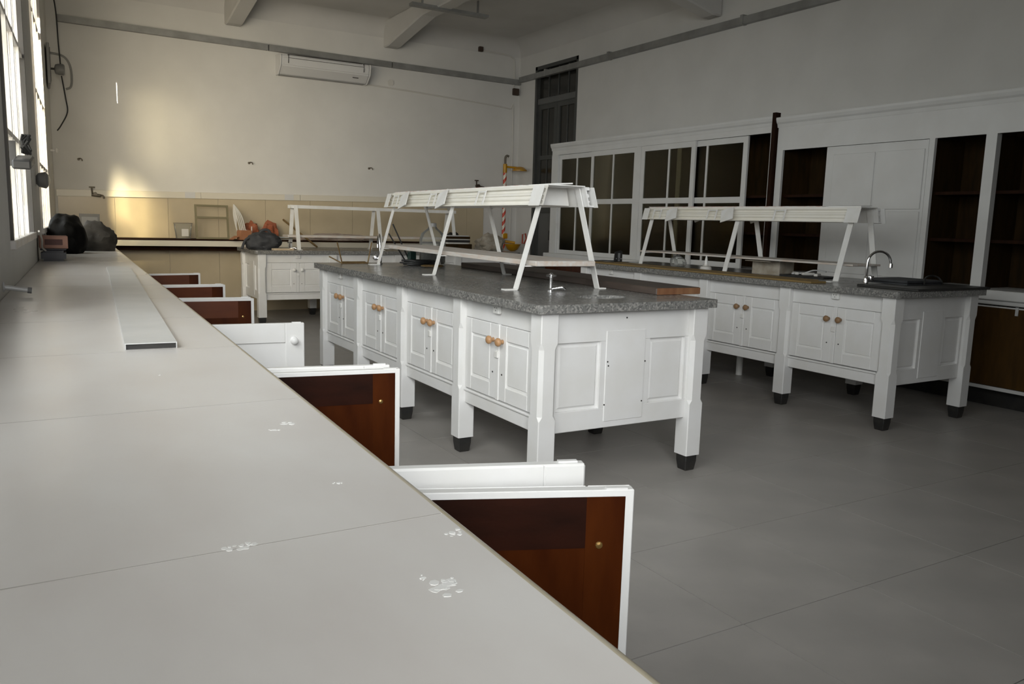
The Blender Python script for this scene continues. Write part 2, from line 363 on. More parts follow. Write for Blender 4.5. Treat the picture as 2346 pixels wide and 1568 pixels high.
# door in the right wall
D = bpy.data.objects.new('door_1', None); COL.objects.link(D); D.location = (XR, 0, 0); struct(D)
mb = MB().box(.0, .12, DY0, DY0+.05, 0, DZ).box(.0, .12, DY1-.05, DY1, 0, DZ).box(0, .12, DY0, DY1, DZ-.05, DZ)
obj('door_frame', mb, 'doorg', D)
obj('transom_bar', MB().box(.02, .1, DY0+.05, DY1-.05, 3.0, 3.09), 'doorl', D, bevel=.008)
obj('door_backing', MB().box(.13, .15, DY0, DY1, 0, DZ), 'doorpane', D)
n = 4; cw = (DY1-DY0-.1)/n
for i in range(1, n): obj('glazing_bar', MB().box(.05, .08, DY0+.05+i*cw-.012, DY0+.05+i*cw+.012, 3.09, DZ-.05), 'doorg', D)
obj('transom_pane', MB().box(.06, .066, DY0+.05, DY1-.05, 3.09, DZ-.05), 'doorpane', D)
ym = (DY0+DY1)/2
for y0, y1 in ((DY0+.05, ym-.003), (ym+.003, DY1-.05)):
    mb = MB().box(.04, .085, y0, y0+.07, .05, 3.0).box(.04, .085, y1-.07, y1, .05, 3.0)
    for z0, z1 in ((.05, .2), (1.42, 1.52), (2.93, 3.0), (2.2, 2.26)): mb.box(.04, .085, y0+.07, y1-.07, z0, z1)
    lf = obj('door_leaf', mb, 'doorg', D)
    obj('door_panel', MB().box(.06, .075, y0+.07, y1-.07, .2, 1.42), 'doorl', lf)
    for z0, z1 in ((1.52, 2.2), (2.26, 2.93)):
        obj('pane', MB().box(.06, .066, y0+.07, y1-.07, z0, z1), 'doorpane', lf)
    obj('glazing_bar', MB().box(.05, .08, (y0+y1)/2-.011, (y0+y1)/2+.011, 1.52, 2.93), 'doorg', lf)
obj('door_handle', MB().box(.0, .04, ym+.04, ym+.06, 1.02, 1.16), 'black', D)

# back wall dado, one tile at a time, its trunking, and the ledge
x = .24
while x < 5.9:
    x1 = min(x+.6, 5.925)
    obj('dado_tile', MB().prism([(x, .86), (x1-.003, .86), (x1-.003, 1.424+.018*(x1-.2)), (x, 1.424+.018*(x-.2))], YB-.012, YB, 'Y'), 'dado', wb); obj('dado_tile', MB().box(x, x1-.003, YB-.012, YB, .0, .857), 'dado', wb); x += .6
tr = thing('cable_trunking', 'long cream cable trunking along the top of the beige tiles', 'trunking', (0, YB, 0))
xs = [.225, 1.83, 3.1, 4.6, 5.93]
for a, b in zip(xs, xs[1:]):
    sl = .018
    obj('trunking_cover', MB().prism([(-.03, 0), (-.026, .075), (0, .078), (0, 0)], a+.002, b-.002, 'X'), 'trunk', tr, loc=(0, -.001, 1.424-sl*.2), rot=(0, -math.atan(sl), 0))
for a in (1.7, 2.95, 4.5): obj('joint_plate', MB().box(a-.06, a+.06, -.0335, -.0295, 1.428+.018*(a-.2), 1.502+.018*(a-.2)), 'trunkg', tr)
lg = thing('wall_ledge', 'narrow cream ledge with brown top running along the back wall', 'shelf', (0, YB, 0))
obj('ledge_top', MB().box(.3, 5.2, -.36, -.013, .932, .95), 'innerd', lg)
obj('fascia', MB().box(.3, 5.2, -.35, -.335, .86, .931), 'trunk', lg)
obj('support_board', MB().box(.3, 5.2, -.20, -.013, .80, .93), 'innerd', lg)

# ------------------------------------------------------------------ ducts on the walls
t = thing('metal_duct', 'grey galvanised duct running high across the back wall', 'duct', (0, YB, 0))
for a, b in ((.32, 2.7), (2.71, 4.4), (4.41, XR-.01)):
    sl = -.005; za = 3.49-.008*(a-.3); zb = 3.49-.008*(b-.3)
    mb = MB().bar((a, -.03, za-.06), (b-.006, -.03, zb-.06), .075, .06); obj('duct_section', mb, 'galv', t)
t = thing('metal_duct', 'grey galvanised duct running high along the right hand wall', 'duct', (XR, 0, 0))
for a, b in ((10.93, 8.7), (8.69, 6.4), (6.39, 4.1), (4.09, 1.8)):
    obj('duct_section', MB().box(-.06, 0, b, a, 3.375, 3.45), 'galv', t)
for y in (10.2, 8.7, 6.4, 4.1): obj('bracket', MB().box(-.066, 0, y-.02, y+.02, 3.37, 3.47), 'galv', t)

# ------------------------------------------------------------------ window counter and its cabinets
CT = .90; CANG = math.tan(R(1.81)); cx = lambda y: .4+y*CANG
ct = thing('window_counter', 'long pale grey counter top running under the windows', 'counter', (0, 0, CT))
js = [-2.645+.7*k for k in range(20)]; js[-1] = 10.60
rnd = random.Random(3)
for a, b in zip(js, js[1:]):
    a2, b2 = a+.0007, b-.0007
    q = [(wx(a2)+.002, a2), (cx(a2)-.014, a2), (cx(b2)-.014, b2), (wx(b2)+.002, b2)]
    obj('slab', MB().prism(q, -.03, 0, 'Z'), 'laminate', ct)
for a in js[1:-1]:
    obj('joint_line', MB().prism([(wx(a)+.004, a-.001), (cx(a)-.016, a-.001), (cx(a)-.016, a+.001), (wx(a)+.004, a+.001)], -.004, .0002, 'Z'), 'jointg', ct)
rings = []
prof = [(-.014, 0)]+[(-.013+.013*math.sin(R(t_)), -.013+.013*math.cos(R(t_))) for t_ in (0, 20, 45, 70, 90)]+[(0, -.045), (-.014, -.045)]
for y in (js[0], js[-1]): rings.append([Vector((cx(y)+u, y, v)) for u, v in prof])
obj('edge_strip', MB().loft(rings), 'edge', ct, smooth=True)
# paint splashes on it
sp = MB()
for (px, py, s) in ((.168, .858, .012), (.185, .862, .008), (.326, .671, .02), (.34, .682, .012), (.318, .70, .006), (.335, 1.02, .006), (.33, 1.33, .012), (.36, 1.36, .016), (.40, .79, .012), (.22, 1.9, .005)):
    for k in range(9):
        a, r = rnd.random()*6.28, s*rnd.random(); rr = s*(.12+.25*rnd.random())
        ring = [(px+r*math.cos(a)+rr*(.7+.5*rnd.random())*math.cos(t_*.9), py+r*math.sin(a)+rr*(.7+.5*rnd.random())*math.sin(t_*.9)) for t_ in range(7)]
        sp.prism(ring, 0, .0002+.00005*k, 'Z')
o = obj('paint_splash', sp, 'white', ct); o['kind'] = 'stuff'

DH0, DH1, DWD, DTH = .10, .80, .50, .022
def cupboard_door(parent, hinge, side, ang, label=None, railm='brownd'):
    """leaf lies along local +x from the hinge; local -y is what faces the camera when it stands open"""
    d = obj('door', MB().box(0, DWD, -DTH/2, DTH/2, DH0, DH1), 'white', parent, loc=hinge, rot=(0, 0, ang), bevel=.0015, label=label)
    ins = -1 if side == 'A' else 1
    f = DTH/2
    def lay(y0, y1): return (min(ins*y0, ins*y1), max(ins*y0, ins*y1))
    y0, y1 = lay(f, f+.0015)
    # varnished inner face: stiles, rails, recessed panel
    obj('inner_stile', MB().box(.012, .09, y0, y1, DH0+.01, DH1-.012), 'brown', d)
    obj('inner_stile', MB().box(DWD-.085, DWD-.016, y0, y1, DH0+.01, DH1-.012), 'brown', d)
    obj('inner_rail', MB().box(.09, DWD-.085, y0, y1, DH1-.105, DH1-.012), railm, d)
    obj('inner_rail', MB().box(.09, DWD-.085, y0, y1, DH0+.01, DH0+.12), railm, d)
    y0, y1 = lay(f-.001, f+.0005)
    obj('inner_panel', MB().box(.09, DWD-.085, y0, y1, DH0+.12, DH1-.105), 'brown', d)
    # painted outer face: raised frame around panel, knob
    y0, y1 = lay(-f-.006, -f)
    obj('outer_frame', MB().box(0, .08, y0, y1, DH0, DH1).box(DWD-.08, DWD, y0, y1, DH0, DH1).box(.08, DWD-.08, y0, y1, DH1-.085, DH1).box(.08, DWD-.08, y0, y1, DH0, DH0+.09), 'white', d, bevel=.003)
    s = -ins
    kb = MB().lathe([(.018, 0), (.016, .005), (.008, .008), (.008, .013), (.014, .018), (.016, .024), (.011, .030), (.003, .032)], 14)
    obj('knob', kb, 'white', d, loc=(DWD-.045, s*(f+.004), DH1-.075), rot=(R(90)*(-s), 0, 0), smooth=True)
    if side == 'A':
        obj('screw', MB().lathe([(.007, 0), (.006, .002), (.002, .003)], 10), 'brass', d, loc=(DWD-.06, ins*(f+.0015), DH1-.10), rot=(R(90), 0, 0))
    obj('catch', MB().box(DWD-.05, DWD-.012, ins*.004-.006, ins*.004+.006, DH1, DH1+.003), 'white', d)
    return d
hy = [-.9, .2, 1.325, 2.42, 3.47, 4.66, 5.54, 6.64, 7.8]
OPEN_A = {2: -22.5, 3: -9.5, 5: -5, 6: 3, 7: 7}
OPEN_B = {2: -19.5, 3: -12, 4: -5.7, 5: -5.5, 6: 1}
names = {0: 'white base cabinet nearest the camera under the window counter', 1: 'base cabinet under the counter with the nearest brown door standing open', 2: 'base cabinet under the counter whose white near door and dark far door stand open', 3: 'base cabinet under the counter with only its near white door standing open', 4: 'base cabinet under the counter with a white knobbed door standing open', 5: 'base cabinet under the counter two before the last with reddish door open', 6: 'base cabinet under the counter second from the far end with door open', 7: 'base cabinet at the far end of the counter below the sacks'}
for k in range(8):
    a, b = hy[k]+.004, hy[k+1]-.004
    u = thing('base_cabinet', names[k], 'cabinet', (0, 0, 0))
    fx = lambda y: cx(y)-.035
    q = [(wx(a)+.03, a), (fx(a)-.025, a), (fx(b)-.025, b), (wx(b)+.03, b)]
    q2 = [(wx(a)+.03, a), (fx(a)-.09, a), (fx(b)-.09, b), (wx(b)+.03, b)]
    obj('plinth', MB().prism(q2, 0, .09, 'Z'), 'dark', u)
    # carcass as open box
    mb = MB()
    for y in (a, b-.018): mb.prism([(wx(y)+.03, y), (fx(y), y), (fx(y), y+.018), (wx(y)+.03, y+.018)], .09, .868, 'Z')
    mb.prism(q, .09, .108, 'Z').prism([(fx(a)-.02, a+.018), (fx(a), a+.018), (fx(b), b-.018), (fx(b)-.02, b-.018)], .81, .868, 'Z')
    obj('carcass', mb, 'white', u)
    obj('back_board', MB().prism([(wx(a)+.035, a+.018), (wx(a)+.045, a+.018), (wx(b)+.045, b-.018), (wx(b)+.035, b-.018)], .108, .868, 'Z'), 'inner', u)
    gp = (0, .04, .066, .044, .042, .035, .035, .035, .035)
    hb = (fx(a)+.016, a+gp[k], 0); ha = (fx(b)+.016, b-gp[k+1], 0)
    if k in OPEN_B: cupboard_door(u, hb, 'B', R(OPEN_B[k]))
    else: cupboard_door(u, hb, 'B', R(88.2))
    if k+1 in OPEN_A: cupboard_door(u, ha, 'A', R(OPEN_A[k+1]), label='brown varnished inside of open door', railm='brownd' if k < 3 else 'redwood')
    else: cupboard_door(u, ha, 'A', R(-91.8))

# ------------------------------------------------------------------ island benches
def post_mesh(h, s=.094):
    """square post with stopped chamfers, z from .085 to h"""
    def ring(z, c):
        a = s/2; c = max(c, .002)
        return [Vector(p) for p in ((-a+c, -a, z), (a-c, -a, z), (a, -a+c, z), (a, a-c, z), (a-c, a, z), (-a+c, a, z), (-a, a-c, z), (-a, -a+c, z))]
    return MB().loft([ring(.085, .004), ring(.26, .004), ring(.36, .004), ring(.38, .018), ring(h-.17, .018), ring(h-.14, .004), ring(h, .004)]).mesh('leg')
def foot_mesh():
    return MB().loft([[Vector((a*x, a*y, z)) for x, y in ((-1,-1),(1,-1),(1,1),(-1,1))] for z, a in ((0, .031), (.05, .038), (.086, .039))]).mesh('foot', .004)
def cab_door_mesh(wd, h):
    """faces local -x; y from 0..wd; z 0..h : frame with fielded panel"""
    mb = MB(); st, rt_, rb_ = .065, .075, .075
    mb.box(-.008, .012, 0, st, 0, h).box(-.008, .012, wd-st, wd, 0, h).box(-.008, .012, st, wd-st, h-rt_, h).box(-.008, .012, st, wd-st, 0, rb_)
    return mb.mesh('door', .003)
def field_mesh(wd, h):
    st, rt_, rb_ = .065, .075, .075; y0, y1, z0, z1 = st, wd-st, rb_, h-rt_
    def ring(i, x): return [Vector((x, y0+i, z0+i)), Vector((x, y1-i, z0+i)), Vector((x, y1-i, z1-i)), Vector((x, y0+i, z1-i))]
    return MB().loft([ring(0, .006), ring(0, -.001), ring(.012, .002), ring(.016, -.004)], cap=True).mesh('panel')
def knob_mesh(): return MB().lathe([(.012, 0), (.010, .008), (.012, .014), (.020, .020), (.022, .030), (.017, .038), (.006, .041)], 14, axis='X').mesh('knob', 0, 1, True)
def slab_mesh(x0, x1, y0, y1, z0, z1, hole=None, rad=.03):
    bm = bmesh.new(); out = []
    for (cx_, cy_, a0) in ((x1-rad, y1-rad, 0), (x0+rad, y1-rad, 90), (x0+rad, y0+rad, 180), (x1-rad, y0+rad, 270)):
        for k in range(5): out.append((cx_+rad*math.cos(R(a0+k*22.5)), cy_+rad*math.sin(R(a0+k*22.5))))
    loops = [out]
    if hole:
        hx, hy_, ha, hb_ = hole; loops.append([(hx+ha*math.cos(2*math.pi*k/32), hy_+hb_*math.sin(2*math.pi*k/32)) for k in range(32)])
    tops = []; bots = []
    for z, st in ((z1, tops), (z0, bots)):
        es = []
        for lp in loops:
            vs = [bm.verts.new((x_, y_, z)) for x_, y_ in lp]; st.append(vs)
            es += [bm.edges.new((vs[i], vs[(i+1) % len(vs)])) for i in range(len(vs))]
        bmesh.ops.triangle_fill(bm, edges=es, use_beauty=True)
    for tv, bv in zip(tops, bots):
        n = len(tv)
        for i in range(n): bm.faces.new((tv[i], tv[(i+1) % n], bv[(i+1) % n], bv[i]))
    bmesh.ops.recalc_face_normals(bm, faces=bm.faces)
    me = bpy.data.meshes.new('worktop'); bm.to_mesh(me); bm.free(); return me
def lab_bench(label, loc, rz, s, wd, T, knobs, hole=None, outlet_bays=(0, 3), nb=4, oh=.085):
    b = thing('lab_bench', label, 'bench', loc, rz)
    L = s*nb; zt = T-.04; Z0 = .285; hp = .047
    pm, fm = post_mesh(zt), foot_mesh()
    for i in (0, 1):
        for j in range(nb+1):
            lg_ = link('leg', pm, 'white', b, (i*wd, j*s, 0)); link('foot', fm, 'black', lg_)
    # carcass box set back from the faces
    mb = MB().box(.02, wd-.02, .02, L-.02, Z0+.02, zt-.002)
    obj('carcass', mb, 'white', b)
    dw = (s-2*hp-.03)/2; dz0, dz1 = Z0+.085, zt-.105; dh = dz1-dz0
    dm, pf, km = cab_door_mesh(dw-.003, dh-.004), field_mesh(dw-.003, dh-.004), knob_mesh()
    for side in (0, 1):
        for j in range(nb):
            y0, y1 = j*s+hp, (j+1)*s-hp
            sx = lambda v: v if side == 0 else wd-v
            def bx(x0, x1, *r): a_, b_ = sorted((sx(x0), sx(x1))); return MB().box(a_, b_, *r)
            obj('top_rail', bx(-.012, .02, y0, y1, dz1, zt), 'white', b, bevel=.003)
            obj('bottom_rail', bx(-.012, .02, y0, y1, Z0, dz0-.018), 'white', b, bevel=.003)
            obj('bead', bx(-.022, .02, y0, y1, dz0-.018, dz0-.004), 'white', b, bevel=.004)
            obj('mullion', bx(-.018, .02, (y0+y1)/2-.015, (y0+y1)/2+.015, dz0, dz1), 'white', b, bevel=.003)
            if side == 1: continue
            for q in (0, 1):
                yy = y0+.0015 if q == 0 else (y0+y1)/2+.015+.0015
                d = link('door', dm, 'white', b, (-.006, yy, dz0+.002)); link('panel', pf, 'white', d)
                ky = dw-.032 if q == 0 else .032
                link('knob', km, knobs, d, (-.008, ky, dh-.085), (0, R(180), 0))
                obj('keyhole', MB().lathe([(.0045, 0), (.0045, .002)], 10, axis='X'), 'black', d, (-.0105, ky, dh-.25))
            obj('latch', MB().box(-.027, -.018, (y0+y1)/2-.016, (y0+y1)/2+.016, dz0+dh*.56, dz0+dh*.56+.035), 'white2', b, bevel=.003)
        if side == 1: continue
    for j in outlet_bays:
        yy = (j+.5)*s; o_ = obj('power_outlet', MB().box(-.034, -.012, yy-.028, yy+.028, zt-.052, zt-.004), 'white2', b, bevel=.004)
        for a_, c_ in ((-.009, -.022), (.009, -.022), (0, -.036)): obj('socket_hole', MB().box(-.0345, -.0335, yy+a_-.0025, yy+a_+.0025, zt+c_-.0025, zt+c_+.0025), 'black', o_)
    for e in (0, 1):
        sy = lambda v: v if e == 0 else L-v
        def by(x0, x1, y0, y1, z0, z1): a_, b_ = sorted((sy(y0), sy(y1))); return MB().box(x0, x1, a_, b_, z0, z1)
        xa, xb = hp, wd-hp; w3 = (xb-xa); p1, p2 = xa+.02, xb-.02; m1, m2 = xa+w3*.40, xa+w3*.62
        obj('end_top_rail', by(xa, xb, -.012, .02, zt-.15, zt), 'white', b, bevel=.003)
        obj('end_bottom_rail', by(xa, xb, -.012, .02, Z0, Z0+.10), 'white', b, bevel=.003)
        obj('end_stile', by(xa, p1, -.012, .02, Z0+.10, zt-.15), 'white', b)
        obj('end_stile', by(p2, xb, -.012, .02, Z0+.10, zt-.15), 'white', b)
        obj('end_cover_board', by(m1-.03, m2+.03, -.0155, .02, Z0+.03, zt-.10), 'white', b, bevel=.003)
        for u0, u1 in ((p1, m1-.06), (m2+.06, p2)):
            def ring(i, yv): return [Vector((u0+i, sy(yv), Z0+.10+i)), Vector((u1-i, sy(yv), Z0+.10+i)), Vector((u1-i, sy(yv), zt-.15-i)), Vector((u0+i, sy(yv), zt-.15-i))]
            obj('end_panel', MB().loft([ring(0, .01), ring(0, .004), ring(.012, .006), ring(.022, -.002)]), 'white', b)
        obj('end_stile', by(m1-.06, m1-.03, -.012, .02, Z0+.10, zt-.15), 'white', b)
        obj('end_stile', by(m2+.03, m2+.06, -.012, .02, Z0+.10, zt-.15), 'white', b)
    tp = link('worktop', slab_mesh(-oh, wd+oh, -oh, L+oh, zt, T, hole), 'terrazzo', b)
    if hole:
        hx, hy_, ha, hb_ = hole
        mb = MB(); mb.loft([[Vector((hx+ha*f*math.cos(2*math.pi*k/32), hy_+hb_*f*math.sin(2*math.pi*k/32), z)) for k in range(32)] for f, z in ((1.02, zt-.001), (1.0, zt-.03), (.9, zt-.10), (.5, zt-.12), (.08, zt-.122))], cap=False)
        obj('basin', mb, 'galv', b, smooth=True)
    return b
AX, AY, AS, AW = 1.976, 3.053, .803, .912
b1 = lab_bench('central white island bench with wooden knobs and grey terrazzo top', (AX, AY, 0), 0, AS, AW, CT, 'beech', hole=(.46, .20, .145, .09))
BX, BY, BS, BW = 4.65, 3.145, .82, .825
b2 = lab_bench('right hand white island bench with dark board and faucet on its near end', (BX, BY, 0), R(.36), BS, BW, CT, 'beechd')
for x_, z_ in ((.355, .61), (.36, .59), (.585, .60), (.345, .40), (.575, .40), (.46, .82)):
    obj('screw_hole', MB().lathe([(.004, 0), (.004, .002)], 8, axis='Y'), 'black', b1, (x_, -.0170, z_))
obj('drain_pipe', MB().tube([(.60, 1.80, 0), (.60, 1.80, .31)], .028, 12), 'white2', b2, smooth=True, label='white upright drain pipe')
TT = .865
lab_bench('far cream lit white bench set crosswise in front of the back wall', (2.227+4*.84, 9.516, 0), R(90), .84, .833, TT, 'white2')

# ------------------------------------------------------------------ steel racks on the benches
def rack(label, loc, rz, ys, hw0=.262, hw1=.105, ztop=.56, zsh=.145, trough=True, nplates=2, sht=.014):
    r = thing('bench_rack', label, 'rack', loc, rz)
    y0, y1 = ys[0]-.06, ys[-1]+.06; zb = ztop-.105
    xat = lambda z: hw0+(hw1-hw0)*z/ztop
    for y in ys:
        for s in (-1, 1):
            mb = MB().bar((s*hw0, y, .004), (s*hw1, y, ztop-.004), .007, .046)
            pw = .075 if s < 0 else .048; mb.box(min(s*hw0, s*(hw0+pw)), max(s*hw0, s*(hw0+pw)), y-.023, y+.023, 0, .006)
            obj('leg', mb, 'white2', r)
        obj('cross_bar', MB().bar((-hw1-.01, y, ztop-.003), (hw1+.01, y, ztop-.003), .006, .046, Vector((0, 1, 0))), 'white2', r)
        obj('shelf_bracket', MB().box(-xat(zsh), xat(zsh), y-.02, y+.02, zsh-.019, zsh-.014), 'white2', r)
    obj('shelf_board', MB().box(-xat(zsh)+.035, xat(zsh)-.03, y0-.02, y1+.05, zsh-.014, zsh-.014+2*sht), 'shelfw', r, bevel=.002)
    if not trough:
        for s in (-1, 1): obj('top_rail', MB().box(min(s*hw1, s*(hw1-.03)), max(s*hw1, s*(hw1-.03)), y0, y1, ztop-.035, ztop+.004), 'white2', r)
        return r
    sl = (hw0-hw1)/ztop
    obj('top_plate', MB().box(-hw1-.012, hw1+.012, y0, y1, ztop, ztop+.006), 'white2', r)
    for s in (-1, 1):
        # ridged side channel just outside the legs
        f = lambda d, z: s*(hw1+sl*(ztop-z)+.008+d)
        prof = []
        for d, z in ((0, ztop), (.030, ztop), (.030, ztop-.016), (.010, ztop-.018), (.010, ztop-.035), (.018, ztop-.040), (.018, ztop-.052), (.010, ztop-.057), (.010, ztop-.072), (.018, ztop-.077), (.010, ztop-.084), (.010, ztop-.098), (.036, ztop-.100), (.036, ztop-.106), (0, ztop-.106)): prof.append((f(d, z), z))
        obj('side_channel', MB().prism(prof, y0, y1, 'Y'), 'cream' if s < 0 else 'white2', r)
        for ya, yb in ((y0-.03, y0+.085), (y1-.05, y1+.03)):
            obj('end_cover', MB().prism([(f(.038, ztop-.002), ztop-.002), (f(.042, ztop-.002), ztop-.002), (f(.044, zb-.004), zb-.004), (f(.040, zb-.004), zb-.004)], ya, yb, 'Y'), 'white2', r)
        L_ = y1-y0
        for fy in (.30, .62, .93):
            yc = y0+L_*fy; mb = MB()
            for dy in (-.05, .05): mb.prism([(f(.032, ztop-.014), ztop-.014), (f(.036, ztop-.014), ztop-.014), (f(.038, zb+.006), zb+.006), (f(.034, zb+.006), zb+.006)], yc+dy-.008, yc+dy+.008, 'Y')
            mb.prism([(f(.032, ztop-.018), ztop-.018), (f(.036, ztop-.018), ztop-.018), (f(.036, ztop-.026), ztop-.026), (f(.032, ztop-.026), ztop-.026)], yc-.042, yc+.042, 'Y')
            obj('socket_frame', mb, 'white2', r)
        for fy in (.54, .84)[:nplates]:
            yc = y0+L_*fy
            obj('hanging_plate', MB().box(-.004, .002, -.065, .065, -.10, .012), 'white2', r, loc=(f(.045, ztop-.02), yc, ztop-.02), rot=(R(-16), s*R(-22), 0), label='tilted loose cover plate')
    obj('inner_web', MB().prism([(-hw1-.004, ztop), (hw1+.004, ztop), (hw1+sl*.1-.004, ztop-.1), (-hw1-sl*.1+.004, ztop-.1)], ys[0]+.12, ys[0]+.126, 'Y'), 'white2', r)
    obj('loose_strip', MB().box(-.09, -.05, y0+.35, y1+.0, ztop+.006, ztop+.012), 'redstrip', r, rot=(0, 0, R(.8)), label='thin strip with reddish edge lying on top')
    obj('loose_strip', MB().box(-.03, .09, y0+.02, y0+.30, ztop+.008, ztop+.016), 'white2', r, rot=(0, R(-4), 0))
    return r
M['shelfw'] = pmat('whitewashed_shelf', (.62, .60, .57), .5, 0, (.56, .47, .40), 14, 5, .1, 30, (3, .6, 3))
M['redstrip'] = pmat('strip_white_red', (.72, .70, .67), .5, 0, (.60, .42, .36), 20, 4)
rack('white steel rack with cable trough standing on the central bench', (2.525, 4.86, CT), R(-2.6), (-1.155, 0, 1.155))
rack('white steel rack with cable trough standing on the right hand bench', (5.19, 4.93, CT), 0, (-1.10, 0, 1.10), zsh=.13, ztop=.535, hw0=.225, hw1=.082, sht=.007)
rack('plain white steel rack without trough standing on the far bench', (3.77, 9.90, TT), R(90), (-1.05, 0, 1.05), ztop=.53, zsh=.16, hw0=.20, hw1=.07, trough=False)

# ------------------------------------------------------------------ wall cupboards on the right
XF = 6.06
M['cabw'] = M['whiteold']
def cupboard(label, y0, y1, top=2.30, fz=2.0):
    c = thing('wall_cupboard', label, 'cupboard', (XF, 0, 0))
    dp = XR-XF-.01
    # upper part, open fronted box
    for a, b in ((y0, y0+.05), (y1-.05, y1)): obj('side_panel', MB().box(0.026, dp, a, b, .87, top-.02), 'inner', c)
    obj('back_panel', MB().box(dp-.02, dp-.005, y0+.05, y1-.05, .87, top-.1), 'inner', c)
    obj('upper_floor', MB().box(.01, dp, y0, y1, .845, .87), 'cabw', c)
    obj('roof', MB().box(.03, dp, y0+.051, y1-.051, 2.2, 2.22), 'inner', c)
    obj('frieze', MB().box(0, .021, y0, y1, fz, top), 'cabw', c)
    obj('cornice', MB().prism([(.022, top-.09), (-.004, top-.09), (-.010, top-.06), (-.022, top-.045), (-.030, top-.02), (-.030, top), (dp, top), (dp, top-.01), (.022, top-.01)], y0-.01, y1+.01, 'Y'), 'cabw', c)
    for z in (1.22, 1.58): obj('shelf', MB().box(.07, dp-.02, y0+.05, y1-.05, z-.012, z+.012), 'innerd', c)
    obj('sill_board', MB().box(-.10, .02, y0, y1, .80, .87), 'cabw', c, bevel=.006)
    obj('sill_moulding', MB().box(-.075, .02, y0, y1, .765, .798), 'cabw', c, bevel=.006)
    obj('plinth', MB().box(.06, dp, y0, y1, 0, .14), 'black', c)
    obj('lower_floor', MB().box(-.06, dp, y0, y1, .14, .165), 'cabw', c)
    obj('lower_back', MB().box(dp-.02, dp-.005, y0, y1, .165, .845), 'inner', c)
    return c, dp
c1, dp = cupboard('white glazed wall cupboard with sliding sashes beside the dark door', 5.50, 9.32, 2.32, 2.172)
for z in (.87,): pass
def sash(c, y0, y1, x, z0, z1, cols, rows, st=.05, bar=.024, stl=None):
    """glazed sash; cols are pane boundaries as fractions"""
    mb = MB().box(x, x+.022, y0, y0+st, z0, z1).box(x, x+.022, y1-st, y1, z0, z1).box(x, x+.022, y0+st, y1-st, z1-.06, z1).box(x, x+.022, y0+st, y1-st, z0, z0+.05)
    s = obj('sash', mb, 'cabw', c)
    ys_ = [y0+st+(y1-y0-2*st)*f for f in cols]; zs_ = [z0+.05]+list(rows)+[z1-.06]
    for y in ys_[1:-1]: obj('glazing_bar', MB().box(x+.002, x+.02, y-bar/2, y+bar/2, z0+.05, z1-.06), 'cabw', s)
    for z in rows: obj('glazing_bar', MB().box(x+.001, x+.021, y0+st, y1-st, z-.03, z+.03), 'cabw', s)
    for a, b in zip(ys_, ys_[1:]):
        for e, f in zip(zs_, zs_[1:]): obj('pane', MB().box(x+.009, x+.012, a, b, e, f), 'glass', s)
    return s
Zs0, Zs1 = .87, 2.17
obj('post', MB().box(-.004, .024, 7.442, 7.518, .87, 2.171), 'cabw', c1)
obj('post', MB().box(-.004, .022, 9.172, 9.32, .87, 2.171), 'cabw', c1)
sash(c1, 8.36, 9.17, .022, Zs0, Zs1, (0, .5, 1), (1.55,))
sash(c1, 7.52, 8.42, 0, Zs0, Zs1, (0, .5, 1), (1.55,))
sash(c1, 6.55, 7.44, -.002, Zs0, Zs1, (0, .46, 1), (1.55,), st=.06)
sash(c1, 5.84, 6.86, .026, Zs0, Zs1, (0, .56, 1), (1.55,), st=.06)
obj('jamb', MB().box(0, .03, 5.5, 5.535, .87, 2.171), 'cabw', c1)
obj('raw_end_panel', MB().box(-.034, .03, 5.458, 5.498, 0, 2.35), 'innerd', c1, label='raw dark brown end board')
for a, b in ((8.3, 9.3), (7.3, 8.28), (6.3, 7.28), (5.55, 6.28)): obj('lower_door', MB().box(-.07, -.05, a, b, .17, .76), 'brown', c1)
c2, dp = cupboard('long white wall cupboard with dark open bays and paneled sliding door', 1.6, 5.445, 2.30)
obj('stile', MB().box(0, .025, 5.375, 5.445, .87, 2.0), 'cabw', c2)
obj('stile', MB().box(0, .03, 3.88, 3.925, .87, 2.0), 'cabw', c2)
obj('stile', MB().box(0, .06, 3.405, 3.485, .87, 2.0), 'cabw', c2)
obj('divider', MB().box(.05, dp, 3.89, 3.91, .87, 2.0), 'inner', c2); obj('divider', MB().box(.06, dp, 3.43, 3.45, .87, 2.0), 'inner', c2)
sd_ = obj('sliding_door', MB().box(-.004, .016, 3.925, 4.875, .87, 1.995), 'cabw', c2)
for a, b, e, f in ((3.945, 4.375, .9, 1.44), (4.385, 4.80, .9, 1.44), (3.945, 4.375, 1.45, 1.93), (4.385, 4.80, 1.45, 1.93)):
    obj('door_panel', MB().box(-.013, -.004, a+.004, b-.004, e+.004, f-.004), 'cabw', sd_, bevel=.003)
obj('lower_back_board', MB().box(.10, .12, 1.6, 5.44, .165, .80), 'inner', c2)
obj('lower_door', MB().box(-.06, -.042, 2.95, 3.62, .17, .745), 'innerb', c2, label='unpainted brown lower door')
obj('door_edge', MB().box(-.062, -.04, 2.95, 3.62, .745, .755), 'cabw', c2)
obj('door_catch', MB().box(-.07, -.062, 3.08, 3.1, .70, .76), 'alu', c2)

